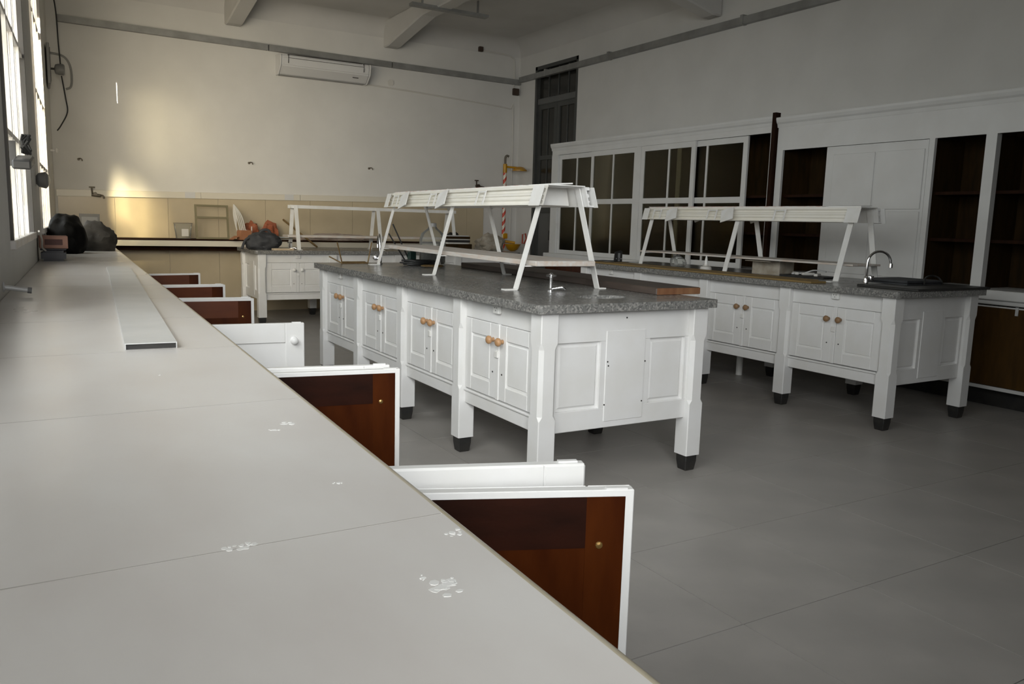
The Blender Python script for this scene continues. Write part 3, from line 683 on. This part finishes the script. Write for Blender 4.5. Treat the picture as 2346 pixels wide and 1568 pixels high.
# ------------------------------------------------------------------ air conditioner and other wall items
ac = thing('air_conditioner', 'white air conditioner hung high on the back wall', 'air conditioner', (2.80, YB, 3.08))
obj('body', MB().prism([(-.26, .20), (-.24, .235), (0, .25), (0, .0), (-.11, .0), (-.24, .10)], 0.02, 1.20, 'X'), 'acbody', ac, bevel=.012, seg=2)
for a, b in ((0, .018), (1.202, 1.22)): obj('end_cap', MB().prism([(-.262, .20), (-.243, .238), (0, .254), (0, -.003), (-.11, -.003), (-.243, .098)], a, b, 'X'), 'acbody', ac, bevel=.006)
obj('air_slot', MB().box(.10, 1.10, -.255, -.20, .2365, .2400), 'dark', ac)
obj('panel_groove', MB().box(.10, .105, -.263, -.2, .13, .236).box(1.115, 1.12, -.263, -.2, .13, .236).box(.1, 1.12, -.2625, -.255, .193, .197), 'dark', ac)
obj('vent', MB().box(.03, 1.18, -.12, -.02, -.004, .0), 'galv', ac)
obj('display', MB().box(.98, 1.06, -.006, 0, -.012, .012), 'dark', ac, loc=(0, -.185, .058), rot=(R(-52), 0, 0))
def wallbox(x, z, label, s=.07):
    o = thing('junction_box', label, 'electrical box', (x, YB, z))
    obj('box_body', MB().box(-s/2, s/2, -.05, 0, -s/2, s/2), 'brownbox', o, bevel=.006)
    obj('lid', MB().box(-s*.4, s*.4, -.056, -.05, -s*.4, s*.4), 'brownbox', o)
wallbox(5.81, 3.79, 'small dark junction box high on the back wall near the ceiling')
o = thing('junction_box', 'small dark junction box in the room corner below the duct', 'electrical box', (6.43, YB, 3.24)); obj('box_body', MB().box(-.05, .05, -.05, 0, -.05, .05), 'brownbox', o, bevel=.006); obj('lid', MB().box(-.04, .04, -.056, -.05, -.04, .04), 'brownbox', o)
def tube_thing(name, label, cat, pts, r, mat, k=6, n=8, smooth=True):
    o = obj(name, MB().tube(catmull(pts, k), r, n), mat, smooth=True); return tag(o, label, cat)
tube_thing('wall_conduit', 'thin painted conduit bending down from the upper junction box', 'conduit', [(5.85, YB-.012, 3.78), (6.2, YB-.012, 3.77), (6.36, YB-.012, 3.74), (6.40, YB-.012, 3.66), (6.40, YB-.012, 3.3)], .011, 'tube')
tube_thing('wall_conduit', 'thin painted conduit running from the air conditioner to the corner', 'conduit', [(4.02, YB-.012, 3.10), (5.0, YB-.012, 3.06), (6.0, YB-.012, 3.01), (6.33, YB-.012, 2.98), (6.40, YB-.012, 2.9), (6.40, YB-.012, 1.0)], .010, 'tube')
o = tag(obj('cover_disc', MB().lathe([(.045, 0), (.045, .01), (.03, .014)], 20, axis='Y'), 'tube', loc=(4.40, YB-.014, 3.16), smooth=True), 'small round cover disc right of the air conditioner', 'wall plate')
for x, z, lb in ((.475, 1.86, 'small metal hook on the back wall near the left corner'), (2.44, 1.935, 'small metal hook on the back wall above the steel frame'), (4.085, 1.96, 'small metal hook on the back wall above the plain rack')):
    o = thing('wall_hook', lb, 'hook', (x, YB, z))
    obj('rose', MB().lathe([(.016, -.006), (.016, 0)], 12, axis='Y'), 'hookm', o)
    obj('prong', MB().tube(catmull([(0, 0, 0), (.01, -.04, .01), (.03, -.055, 0), (.035, -.05, -.02)]), .006), 'hookm', o, smooth=True)
def valve(x, z, label, m='hookm'):
    o = thing('wall_valve', label, 'valve', (x, YB, z))
    obj('valve_body', MB().tube([(0, 0, 0), (0, -.08, 0)], .022, 10).tube([(-.04, -.06, -.01), (.06, -.06, -.02)], .018, 10), m, o, smooth=True)
    obj('stem', MB().tube([(-.03, -.06, 0), (-.035, -.06, .08)], .010, 8), m, o)
    obj('handle', MB().box(-.065, .0, -.07, -.05, .07, .085), m, o, bevel=.004)
    obj('spout', MB().tube(catmull([(.04, -.06, -.015), (.08, -.09, -.02), (.09, -.1, -.05)]), .010, 8), m, o, smooth=True)
valve(.63, 1.462, 'small dark gas tap on the trunking left of the glow', 'hookm')
valve(5.80, 1.80, 'dark valve on the back wall left of the striped pole', 'brownbox')
# left corner: plate, round box, cables
o = thing('wall_plate', 'dark speaker plate on the window wall in the far corner', 'speaker', (wx(10.4)+.002, 10.4, 2.80)); obj('plate', MB().box(0, .03, -.30, .15, -.22, .20), 'greyplastic', o, bevel=.006); obj('grille', MB().box(.03, .036, -.26, .11, -.18, .16), 'black', o)
o = thing('round_lamp', 'dark round lamp head on a bracket in the far left corner', 'lamp', (wx(10.4)+.03, 10.55, 2.80)); obj('arm', MB().tube([(0, 0, 0), (.06, 0, 0)], .012), 'black', o); obj('lamp_head', MB().lathe([(.02, .05), (.05, .06), (.06, .09), (.06, .14), (.05, .15)], 16, axis='X'), 'greyplastic', o, smooth=True)
tube_thing('hanging_cable', 'long dark cable hanging down past the round lamp', 'cable', [(.22, 10.6, 3.95), (.30, 10.6, 3.5), (.315, 10.6, 3.1), (.325, 10.6, 2.86)], .007, 'cable')
tube_thing('hanging_cable', 'loose cable end curving below the round lamp', 'cable', [(.33, 10.6, 2.74), (.36, 10.6, 2.5), (.37, 10.6, 2.35), (.30, 10.6, 2.2), (.26, 10.6, 2.14)], .007, 'cable')
tube_thing('wall_conduit', 'grey conduit bending down the back wall beside the left corner', 'conduit', [(.21, YB-.015, 3.04), (.36, YB-.015, 3.02), (.43, YB-.015, 2.93), (.445, YB-.015, 2.78), (.43, YB-.015, 2.68), (.38, YB-.015, 2.65)], .012, 'galv')
o = thing('door_knob', 'small white knob sticking out of the wall in the left corner', 'knob', (wx(10.3), 10.3, 1.90)); obj('neck', MB().lathe([(.012, 0), (.01, .04)], 10, axis='X'), 'white2', o); obj('head', MB().lathe([(.012, .04), (.028, .05), (.03, .06), (.018, .072)], 14, axis='X'), 'white2', o, smooth=True)
# emergency shower pole
es = thing('emergency_shower', 'red and white striped emergency shower pole with yellow fittings', 'shower', (6.12, 10.7, 0))
obj('pole', MB().tube([(0, 0, 0), (0, 0, 2.02)], .026, 14), 'stripe', es, smooth=True)
obj('base_flange', MB().lathe([(.09, 0), (.09, .015), (.035, .03), (.03, .06)], 16), 'yellow', es, smooth=True)
obj('head_pipe', MB().tube([(0, 0, 2.0), (0, 0, 2.13)], .03, 12), 'yellow', es, smooth=True)
obj('top_elbow', MB().tube(catmull([(0, 0, 2.13), (0, 0, 2.22), (.02, -.01, 2.25), (.05, -.02, 2.24)]), .017, 10), 'hookm', es, smooth=True)
obj('shower_arm', MB().tube([(0, 0, 2.09), (.22, -.06, 2.08)], .016, 10), 'yellow', es, smooth=True)
obj('shower_head', MB().lathe([(.02, .02), (.06, .01), (.11, -.03), (.11, -.045)], 18, c=(.22, -.06, 2.08)), 'yellow', es, smooth=True)
obj('eyewash_arm', MB().tube([(0, 0, .98), (.16, -.08, .96)], .02, 10), 'yellow', es, smooth=True)
obj('eyewash_bowl', MB().lathe([(.03, -.10), (.08, -.07), (.12, .0), (.125, .01), (.10, .0), (.02, -.06)], 18, c=(.12, -.08, .93)), 'yellow', es, smooth=True)
obj('push_plate', MB().tube([(.28, -.1, .95), (.28, -.1, 1.09), (.33, -.1, 1.10), (.35, -.1, 1.02), (.31, -.1, .95)], .012, 8, True), 'redp', es)
obj('valve_block', MB().box(-.02, .06, -.03, .03, 1.02, 1.1), 'yellow', es, bevel=.008)

# ------------------------------------------------------------------ things on the central bench
def cross_tap(label, loc, rz=0):
    t_ = thing('water_tap', label, 'tap', loc, rz)
    obj('base', MB().lathe([(.018, 0), (.018, .008), (.010, .014), (.008, .07), (.010, .074)], 14), 'chrome', t_, smooth=True)
    obj('cross_handle', MB().tube([(-.03, 0, .084), (.03, 0, .084)], .006, 8).tube([(0, -.03, .084), (0, .03, .084)], .006, 8).lathe([(.010, .072), (.012, .09), (.006, .098)], 12), 'chrome', t_, smooth=True)
    obj('spout', MB().tube(catmull([(0, 0, .012), (.03, -.015, .018), (.055, -.03, .022), (.07, -.036, .012)]), .009, 10), 'chrome', t_, smooth=True)
def gooseneck(label, loc, rz=0, h=.235, r=.08):
    t_ = thing('gooseneck_faucet', label, 'faucet', loc, rz)
    obj('body', MB().lathe([(.022, 0), (.022, .006), (.016, .012), (.016, .055), (.011, .062)], 16), 'chrome', t_, smooth=True)
    pts = [(0, 0, .05), (0, 0, h-r)]+[(r-r*math.cos(R(a)), 0, h-r+r*math.sin(R(a))) for a in range(15, 166, 15)]+[(2*r+.004, 0, h-r-.012)]
    obj('neck', MB().tube(pts, .0085, 10), 'chrome', t_, smooth=True)
    obj('nozzle', MB().lathe([(.011, 0), (.012, -.028), (.009, -.03)], 12, c=(2*r+.004, 0, h-r-.002)), 'chrome', t_, smooth=True)
    obj('knob', MB().tube([(0, 0, .04), (.03, .02, .045)], .008, 8).lathe([(.008, -.022), (.022, -.012), (.024, 0), (.020, .014), (.006, .022)], 14, c=(.045, .03, .05)), 'chrome', t_, smooth=True)
cross_tap('small chrome cross handled tap beside the oval sink', (2.36, 3.60, CT))
gooseneck('chrome gooseneck faucet at the far end of the central bench', (2.37, 6.13, CT), R(75))
gooseneck('chrome gooseneck faucet on the near end of the right hand bench', (4.90, 3.535, CT), R(-28))
pl = thing('long_plank', 'long dark weathered plank lying along the edge of the central bench', 'plank', (2.995, 4.66, CT), R(-1.6))
obj('board', MB().box(-.15, .15, -1.40, 1.02, 0, .038), 'plank', pl, bevel=.004)
obj('sawn_end', MB().box(-.145, .148, -1.404, -1.3995, .002, .036), 'plankend', pl, label='orange sawn end')
fr = thing('wire_stand', 'rusty bent wire stand at the far left of the central bench', 'stand', (2.13, 6.17, CT))
for pts in ([(-.15, .05, .055), (-.06, 0, .004), (.16, .02, .004)], [(-.06, 0, .004), (-.10, .0, .17)], [(.16, .02, .004), (.20, .04, .17)], [(-.06, 0, .004), (.0, .18, .004), (.2, .2, .004), (.16, .02, .004)]):
    obj('rod', MB().tube(pts, .0055, 7), 'rust', fr)
def coil(name, label, cat, loc, R0, r, mat, turns=5, seed=1, flat=.6, h=.012):
    rn = random.Random(seed); pts = []
    for k in range(turns*14+1):
        a = 2*math.pi*k/14; rr = R0*(1+.25*math.sin(a*.37+seed)+.12*rn.random())
        pts.append((rr*math.cos(a), flat*rr*math.sin(a), r+h*(k/(turns*14))*turns*.5+.006*rn.random()))
    return tag(obj(name, MB().tube(pts, r, 6), mat, loc=loc, smooth=True), label, cat)
coil('cable_coil', 'tangled dark cable coil lying at the far end of the central bench', 'cable', (2.60, 5.9, CT), .11, .006, 'cable', 6, 2)
coil('wire_coil', 'small rusty wire loop beside the tangled dark cable', 'wire', (2.60, 5.62, CT), .07, .0045, 'rust', 2, 5)
jg = thing('water_jug', 'large clear plastic jug with a silver cap on the central bench', 'jug', (2.87, 6.215, CT))
obj('jug_body', MB().lathe([(.10, 0), (.11, .01), (.11, .20), (.095, .25), (.045, .29), (.03, .31)], 20), 'jug', jg, smooth=True)
obj('cap', MB().lathe([(.032, .305), (.032, .335), (.022, .338)], 16), 'alu', jg, smooth=True)
obj('contents', MB().lathe([(.085, .006), (.093, .012), (.093, .10)], 18), 'greyplastic', jg)
bt = thing('teal_bottle', 'small dark teal plastic bottle left of the clear jug', 'bottle', (2.69, 6.23, CT))
obj('bottle_body', MB().box(-.03, .03, -.03, .03, 0, .10), 'green', bt, bevel=.008); obj('bottle_cap', MB().lathe([(.014, .10), (.014, .125)], 12), 'black', bt)
for dx, dy, a, lb in ((-.16, .05, 40, 'dark rod leaning left of the clear jug, upper one'), (-.20, -.03, 40, 'dark rod leaning left of the clear jug, lower one')):
    p0 = Vector((2.66+dx, 6.30+dy, CT+.18)); tag(obj('metal_rod', MB().tube([(2.56+dx*.1, 6.34-dy, CT+.27+dy*1.0), (2.70+dx*.1, 6.30-dy, CT+.006)], .006, 7), 'cable'), lb, 'rod')

# ------------------------------------------------------------------ things on the right hand bench
bd = thing('black_sink_cover', 'black board with wire handle lying over the near end of the right bench', 'board', (5.10, 3.29, CT), R(.4))
obj('board', MB().box(-.36, .46, -.24, .20, 0, .016), 'black', bd, bevel=.004)
obj('tray', MB().box(-.10, .33, .0, .36, .016, .045), 'cloth2', bd, bevel=.02, seg=2)
obj('wire_handle', MB().tube(catmull([(.05, -.02, .018), (.12, .02, .06), (.25, .06, .075), (.31, .04, .06), (.30, .0, .018)]), .006, 7), 'cable', bd, smooth=True)
for i, (x0, x1, y0, y1, a, lb) in enumerate(((4.60, 4.76, 3.75, 6.38, .15, 'longest yellow plywood strip along the front edge of the right bench'), (4.772, 4.872, 3.9, 6.2, -.05, 'second yellow plywood strip behind the longest strip'))):
    tag(obj('plywood_strip', MB().box(-(x1-x0)/2, (x1-x0)/2, -(y1-y0)/2, (y1-y0)/2, 0, .012), 'ply', loc=((x0+x1)/2, (y0+y1)/2, CT), rot=(0, 0, R(a)), bevel=.002), lb, 'plywood strip')
gb = thing('glue_bottle', 'white glue bottle with pointed nozzle on the right hand bench', 'bottle', (4.955, 5.14, CT))
obj('bottle_body', MB().lathe([(.045, 0), (.05, .01), (.045, .03), (.02, .04), (.016, .05)], 16), 'paper', gb, smooth=True); obj('nozzle', MB().lathe([(.017, .05), (.012, .09), (.005, .125)], 12), 'white2', gb, smooth=True)
tag(obj('plastic_bag', blob(.075, .075, .062, 3, .25, 2.6, sub=3, peak=.1), 'jug', loc=(5.16, 5.72, CT), smooth=True), 'crumpled clear plastic bag left of the glue bottle', 'bag')
pb = thing('pale_box', 'pale open carton behind the rack on the right bench', 'box', (5.24, 4.66, CT), R(8))
mb = MB().box(-.1, .1, -.13, -.125, 0, .11).box(-.1, .1, .125, .13, 0, .11).box(-.1, -.095, -.125, .125, 0, .11).box(.095, .1, -.125, .125, 0, .11).box(-.095, .095, -.125, .125, 0, .005)
obj('box_body', mb, 'rag', pb); obj('flap', MB().box(-.22, -.1, -.12, .12, .105, .109), 'rag', pb, rot=(0, R(0), 0))
tp = thing('tool_pile', 'black tray holding white and metal fittings behind the right bench rack', 'tray', (5.22, 4.28, CT), R(4))
obj('tray', MB().box(-.10, .10, -.2, .2, 0, .014), 'black', tp, bevel=.004)
for i, (x_, y_, a) in enumerate(((-.03, -.1, 20), (.02, .02, -30), (0, .12, 50))): obj('fitting', MB().box(-.05, .05, -.015, .015, .014, .034), 'paper', tp, loc=(x_, y_, 0), rot=(0, 0, R(a)), bevel=.004)
obj('metal_rod', MB().tube(catmull([(-.02, .14, .02), (0, .04, .03), (.01, -.04, .055), (.02, -.14, .05)]), .006, 7), 'alu', tp, smooth=True)
hs = thing('black_bracket', 'black bent metal bracket at the far end of the right bench', 'bracket', (4.98, 6.40, CT))
obj('plate', MB().prism([(-.05, 0), (.05, 0), (.05, .11), (.03, .115), (-.04, .10)], -.005, .005, 'Y'), 'black', hs); obj('spokes', MB().box(-.03, .03, -.03, -.005, .03, .04).box(-.005, .005, -.03, -.005, .01, .09), 'greyplastic', hs)
tube_thing('loose_cable', 'loose dark cable trailing to the black bracket on the right bench', 'cable', [(4.72, 6.47, CT+.008), (4.8, 6.42, CT+.014), (4.87, 6.3, CT+.02), (4.93, 6.34, CT+.05)], .006, 'cable')

# ------------------------------------------------------------------ things on the far bench
sb = thing('shoulder_bag', 'dark grey canvas bag slumped on the left end of the far bench', 'bag', (2.30, 9.72, TT))
obj('bag_body', blob(.21, .15, .135, 11, .22, 2.0), 'cloth2', sb, smooth=True)
obj('strap', MB().tube(catmull([(-.17, -.05, .14), (-.22, -.06, .10), (-.26, -.08, .01)]), .016, 8), 'cloth2', sb, smooth=True)
obj('handle', MB().tube(catmull([(-.04, 0, .19), (0, 0, .225), (.06, 0, .225), (.09, 0, .18)]), .018, 8), 'cloth2', sb, smooth=True)
tag(obj('wood_offcut', MB().box(-.12, .12, -.04, .04, 0, .022), 'palewood', loc=(2.48, 9.53, TT), rot=(0, 0, R(3)), bevel=.003), 'short pale wood offcut in front of the dark grey bag', 'wood')
cross_tap('small chrome tap on the far bench beside the plain rack', (2.62, 9.75, TT))
tag(obj('plaster_trowel', MB().box(-.13, .09, -.03, .03, .0, .004).tube([(-.1, 0, .03), (.12, 0, .03)], .01, 8), 'alu', loc=(2.83, 10.87, .952), bevel=0), 'metal trowel lying on the ledge left of the plain rack', 'trowel')
tag(obj('wooden_stick', MB().bar((3.14, 10.36, TT+.012), (2.86, 10.95, TT+.35), .02, .02), 'rust'), 'brown stick leaning on the wall behind the plain rack', 'stick')
tag(obj('crumpled_paper', blob(.55, .08, .055, 21, .35, 3.5, sub=4), 'film', loc=(3.55, 10.82, .95), smooth=True), 'crumpled pinkish grey paper sheet along the ledge behind the rack', 'paper sheet')
st = [(0, .02, 'paper', 'bottom pale folder of the stack on the far bench'), (.021, .03, 'black', 'black box second from bottom of the stack on the far bench'), (.052, .014, 'paper', 'pale folder in the middle of the stack on the far bench'), (.067, .03, 'inner', 'brown box near the top of the stack on the far bench'), (.098, .012, 'trunkg', 'grey folder topmost on the stack on the far bench')]
for i, (z, h, m, lb) in enumerate(st):
    tag(obj('folder', MB().box(-.16, .16, -.10, .10, 0, h), m, loc=(4.74+.02*(i % 2), 9.575, TT+.10+z), rot=(0, 0, R(4*(-1)**i)), bevel=.002), lb, 'folder')
tag(obj('storage_box', MB().box(-.19, .19, -.115, .115, 0, .10), 'inner', loc=(4.75, 9.575, TT), bevel=.004), 'brown box under the stack of folders on the far bench', 'box')
tag(obj('rubble_sack', blob(.22, .15, .15, 5, .25, 2.4), 'rag', loc=(5.36, 9.74, TT), smooth=True), 'lumpy dusty beige sack on the right end of the far bench', 'sack')
tag(obj('dark_cloth_bundle', blob(.16, .12, .15, 8, .3, 2.4), 'cloth', loc=(5.02, 10.22, TT), smooth=True), 'dark cloth bundle right of the folder stack on the far bench', 'cloth')

# ------------------------------------------------------------------ things on the ledge
wf = thing('steel_frame', 'olive steel frame with two openings leaning on the back wall', 'frame', (1.72, 10.72, .95), 0)
tl = R(-8)
for x0, x1, z0, z1, nm in ((0, .022, 0, .43, 'upright'), (.38, .402, 0, .43, 'upright'), (.022, .38, 0, .022, 'rail'), (.022, .38, .26, .282, 'rail'), (.022, .38, .408, .43, 'rail')): obj(nm, MB().box(x0, x1, -.012, .012, z0, z1), 'metalframe', wf, rot=(tl, 0, 0), loc=(0, .02, 0))
pbk = thing('clear_bucket', 'dirty translucent bucket left of the olive steel frame', 'bucket', (1.58, 10.80, .95))
obj('bucket_body', MB().loft([[Vector((a*math.cos(R(k*18)), a*.8*math.sin(R(k*18)), z)) for k in range(20)] for z, a in ((0, .085), (.19, .11))], cap=False), 'jug', pbk, smooth=True); obj('bucket_rim', MB().tube([(.11*math.cos(R(k*18)), .088*math.sin(R(k*18)), .19) for k in range(20)], .005, 6, True), 'rag', pbk); obj('bucket_label', MB().box(-.03, .05, -.085, -.083, .03, .12), 'paper', pbk)
cc = thing('white_cable_coil', 'white cable coil hung over the right of the steel frame', 'cable', (2.17, 10.68, .95))
for k in range(4): obj('loop', MB().tube(catmull([(0, 0, .44), (.03+.02*k, -.02, .30), (.07+.02*k, -.03, .10), (.06+.015*k, -.03, .02), (.03, -.02, .12), (-.005+.01*k, -.01, .30), (0, 0, .44)]), .008, 7), 'wcable', cc, smooth=True)
obj('cable_end', MB().tube(catmull([(.10, -.03, .03), (.14, -.03, .12), (.20, -.03, .06), (.21, -.03, .17)]), .008, 7), 'wcable', cc, smooth=True)
cb = thing('cardboard_box', 'small orange brown cardboard box on the ledge under the cable coil', 'box', (2.28, 10.62, .87), R(15)); obj('box_body', MB().box(-.07, .07, -.06, .06, .08, .20), 'card', cb); obj('flap', MB().box(-.16, -.07, -.06, .06, .0, .004), 'card', cb, rot=(0, R(-30), 0), loc=(-.04, 0, .16))
cb.location.z = .87
for i, (x_, lb) in enumerate(((2.40, 'crumpled orange paper bag on the ledge, left of the pair'), (2.64, 'crumpled orange paper bag on the ledge, right of the pair'))):
    tag(obj('paper_bag', blob(.105, .09, .15, 31+i, .4, 2.6, sub=3), 'orange', loc=(x_, 10.80, .95)), lb, 'bag')

# ------------------------------------------------------------------ things on the counter
def cl_(x, y): return (x, y, CT)
mp1 = thing('metal_strip', 'long pale aluminium strip lying on the window counter', 'metal strip', (.328, 3.72, CT+.0004), R(-3.25))
obj('strip_face', MB().box(-.063, .063, -1.44, 1.10, .014, .0165), 'alu', mp1)
obj('strip_lip', MB().box(-.063, -.0605, -1.44, 1.10, 0, .014).box(.0605, .063, -1.44, 1.10, 0, .014), 'alu', mp1)
obj('end_shade', MB().box(-.060, .060, -1.432, -1.43, 0, .014), 'black', mp1)  # black plate in the hollow end, standing in for its inner shade
mp2 = thing('metal_strip', 'short aluminium strip at the far end of the long strip', 'metal strip', (.415, 5.25, CT+.0004), R(-2.7))
obj('strip_face', MB().box(-.065, .065, -.40, .42, .010, .0125), 'alu', mp2); obj('strip_lip', MB().box(-.065, -.0625, -.40, .42, 0, .010).box(.0625, .065, -.40, .42, 0, .010), 'alu', mp2)
tag(obj('garbage_sack', blob(.150, .20, .215, 41, .16, 1.8), 'bag', loc=(.222, 7.80, CT), smooth=True), 'black plastic sack on the far end of the window counter', 'sack')
tag(obj('tarpaulin_bundle', blob(.175, .17, .155, 47, .25, 1.7, peak=.35), 'cloth', loc=(.465, 8.30, CT), smooth=True), 'dark grey crumpled cloth bundle right of the black sack', 'cloth')
pf_ = thing('framed_board', 'small dark framed board standing behind the black sack', 'frame', (.46, 9.0, CT), 0); obj('frame', MB().box(-.09, .09, -.01, .01, 0, .33), 'black', pf_, rot=(R(-6), 0, 0)); obj('sheet', MB().box(-.07, .07, -.012, -.01, .02, .30), 'floodgrey', pf_, rot=(R(-6), 0, 0))
bb = thing('plastic_case', 'dark blue plastic case on the counter under the pinkish carton', 'case', (.100, 6.62, CT), R(-2))
obj('case_body', MB().box(-.078, .078, -.11, .11, 0, .075), 'blue', bb, bevel=.015, seg=2); obj('case_lid', MB().box(-.081, .081, -.113, .113, .075, .088), 'blue', bb, bevel=.005)
kb_ = thing('carton', 'pinkish carton resting on the dark blue plastic case', 'box', (.100, 6.62, CT+.088), R(1)); obj('box_body', MB().box(-.088, .088, -.09, .09, 0, .088), 'carton', kb_, bevel=.003); obj('printed_patch', MB().box(-.055, .055, -.0912, -.09, .025, .065), 'print_', kb_)
hr = thing('pipe_stub', 'grey pipe stub sticking out of the window wall above the counter', 'pipe', (wx(3.85), 3.85, .935), 0); obj('pipe', MB().tube([(0, 0, .006), (.085, .0, -.008)], .010, 10), 'alu', hr, smooth=True); obj('end_cap', MB().tube([(.085, 0, -.008), (.10, 0, -.010)], .0125, 10), 'greyplastic', hr); obj('wall_rosette', MB().lathe([(.022, 0), (.020, .006)], 14, axis='X', c=(0, 0, .006)), 'alu', hr)
tube_thing('white_string', 'thin white string running from window sill down to the carton', 'string', [(wx(6.0)+.04, 6.0, 1.12), (.03, 6.25, 1.06), (.03, 6.42, 1.0), (.05, 6.50, .975)], .006, 'wcable')
# floodlights on the window wall
fl1 = thing('floodlight', 'grey floodlight with black cable coil on the nearest window', 'lamp', (wx(4.72)+.02, 4.72, 1.485), R(-2.7))
obj('lamp_body', MB().box(-.01, .07, -.17, .17, -.022, .022), 'floodgrey', fl1, rot=(R(7), 0, 0), bevel=.008)
obj('bracket', MB().box(-.03, .0, -.02, .02, -.02, .1), 'black', fl1)
obj('cable_coil', MB().tube([(.045+.018*math.sin(k*1.3), .05*math.cos(k*.7)-.02, .085+.045*math.sin(k*.7)) for k in range(40)], .006, 6), 'cable', fl1, smooth=True)
fl2 = thing('floodlight', 'round grey floodlight on the pier between the two windows', 'lamp', (wx(6.9)+.002, 6.9, 1.47), 0)
obj('lamp_body', MB().lathe([(.03, 0), (.05, .015), (.06, .06), (.045, .075)], 16, axis='X'), 'greyplastic', fl2, smooth=True); obj('lens', MB().lathe([(.045, .072), (.03, .085), (.005, .09)], 16, axis='X'), 'jug', fl2, smooth=True)
# ceiling light fitting
cf = thing('ceiling_batten', 'grey lamp batten hung under the ceiling before the beam', 'lamp', (4.72, 9.3, 3.78)); obj('batten', MB().box(-.75, .28, -.05, .05, 0, .035), 'galv', cf); 
for x_ in (-.6, .15): obj('hanger', MB().box(x_-.01, x_+.01, -.01, .01, .035, .19), 'galv', cf)
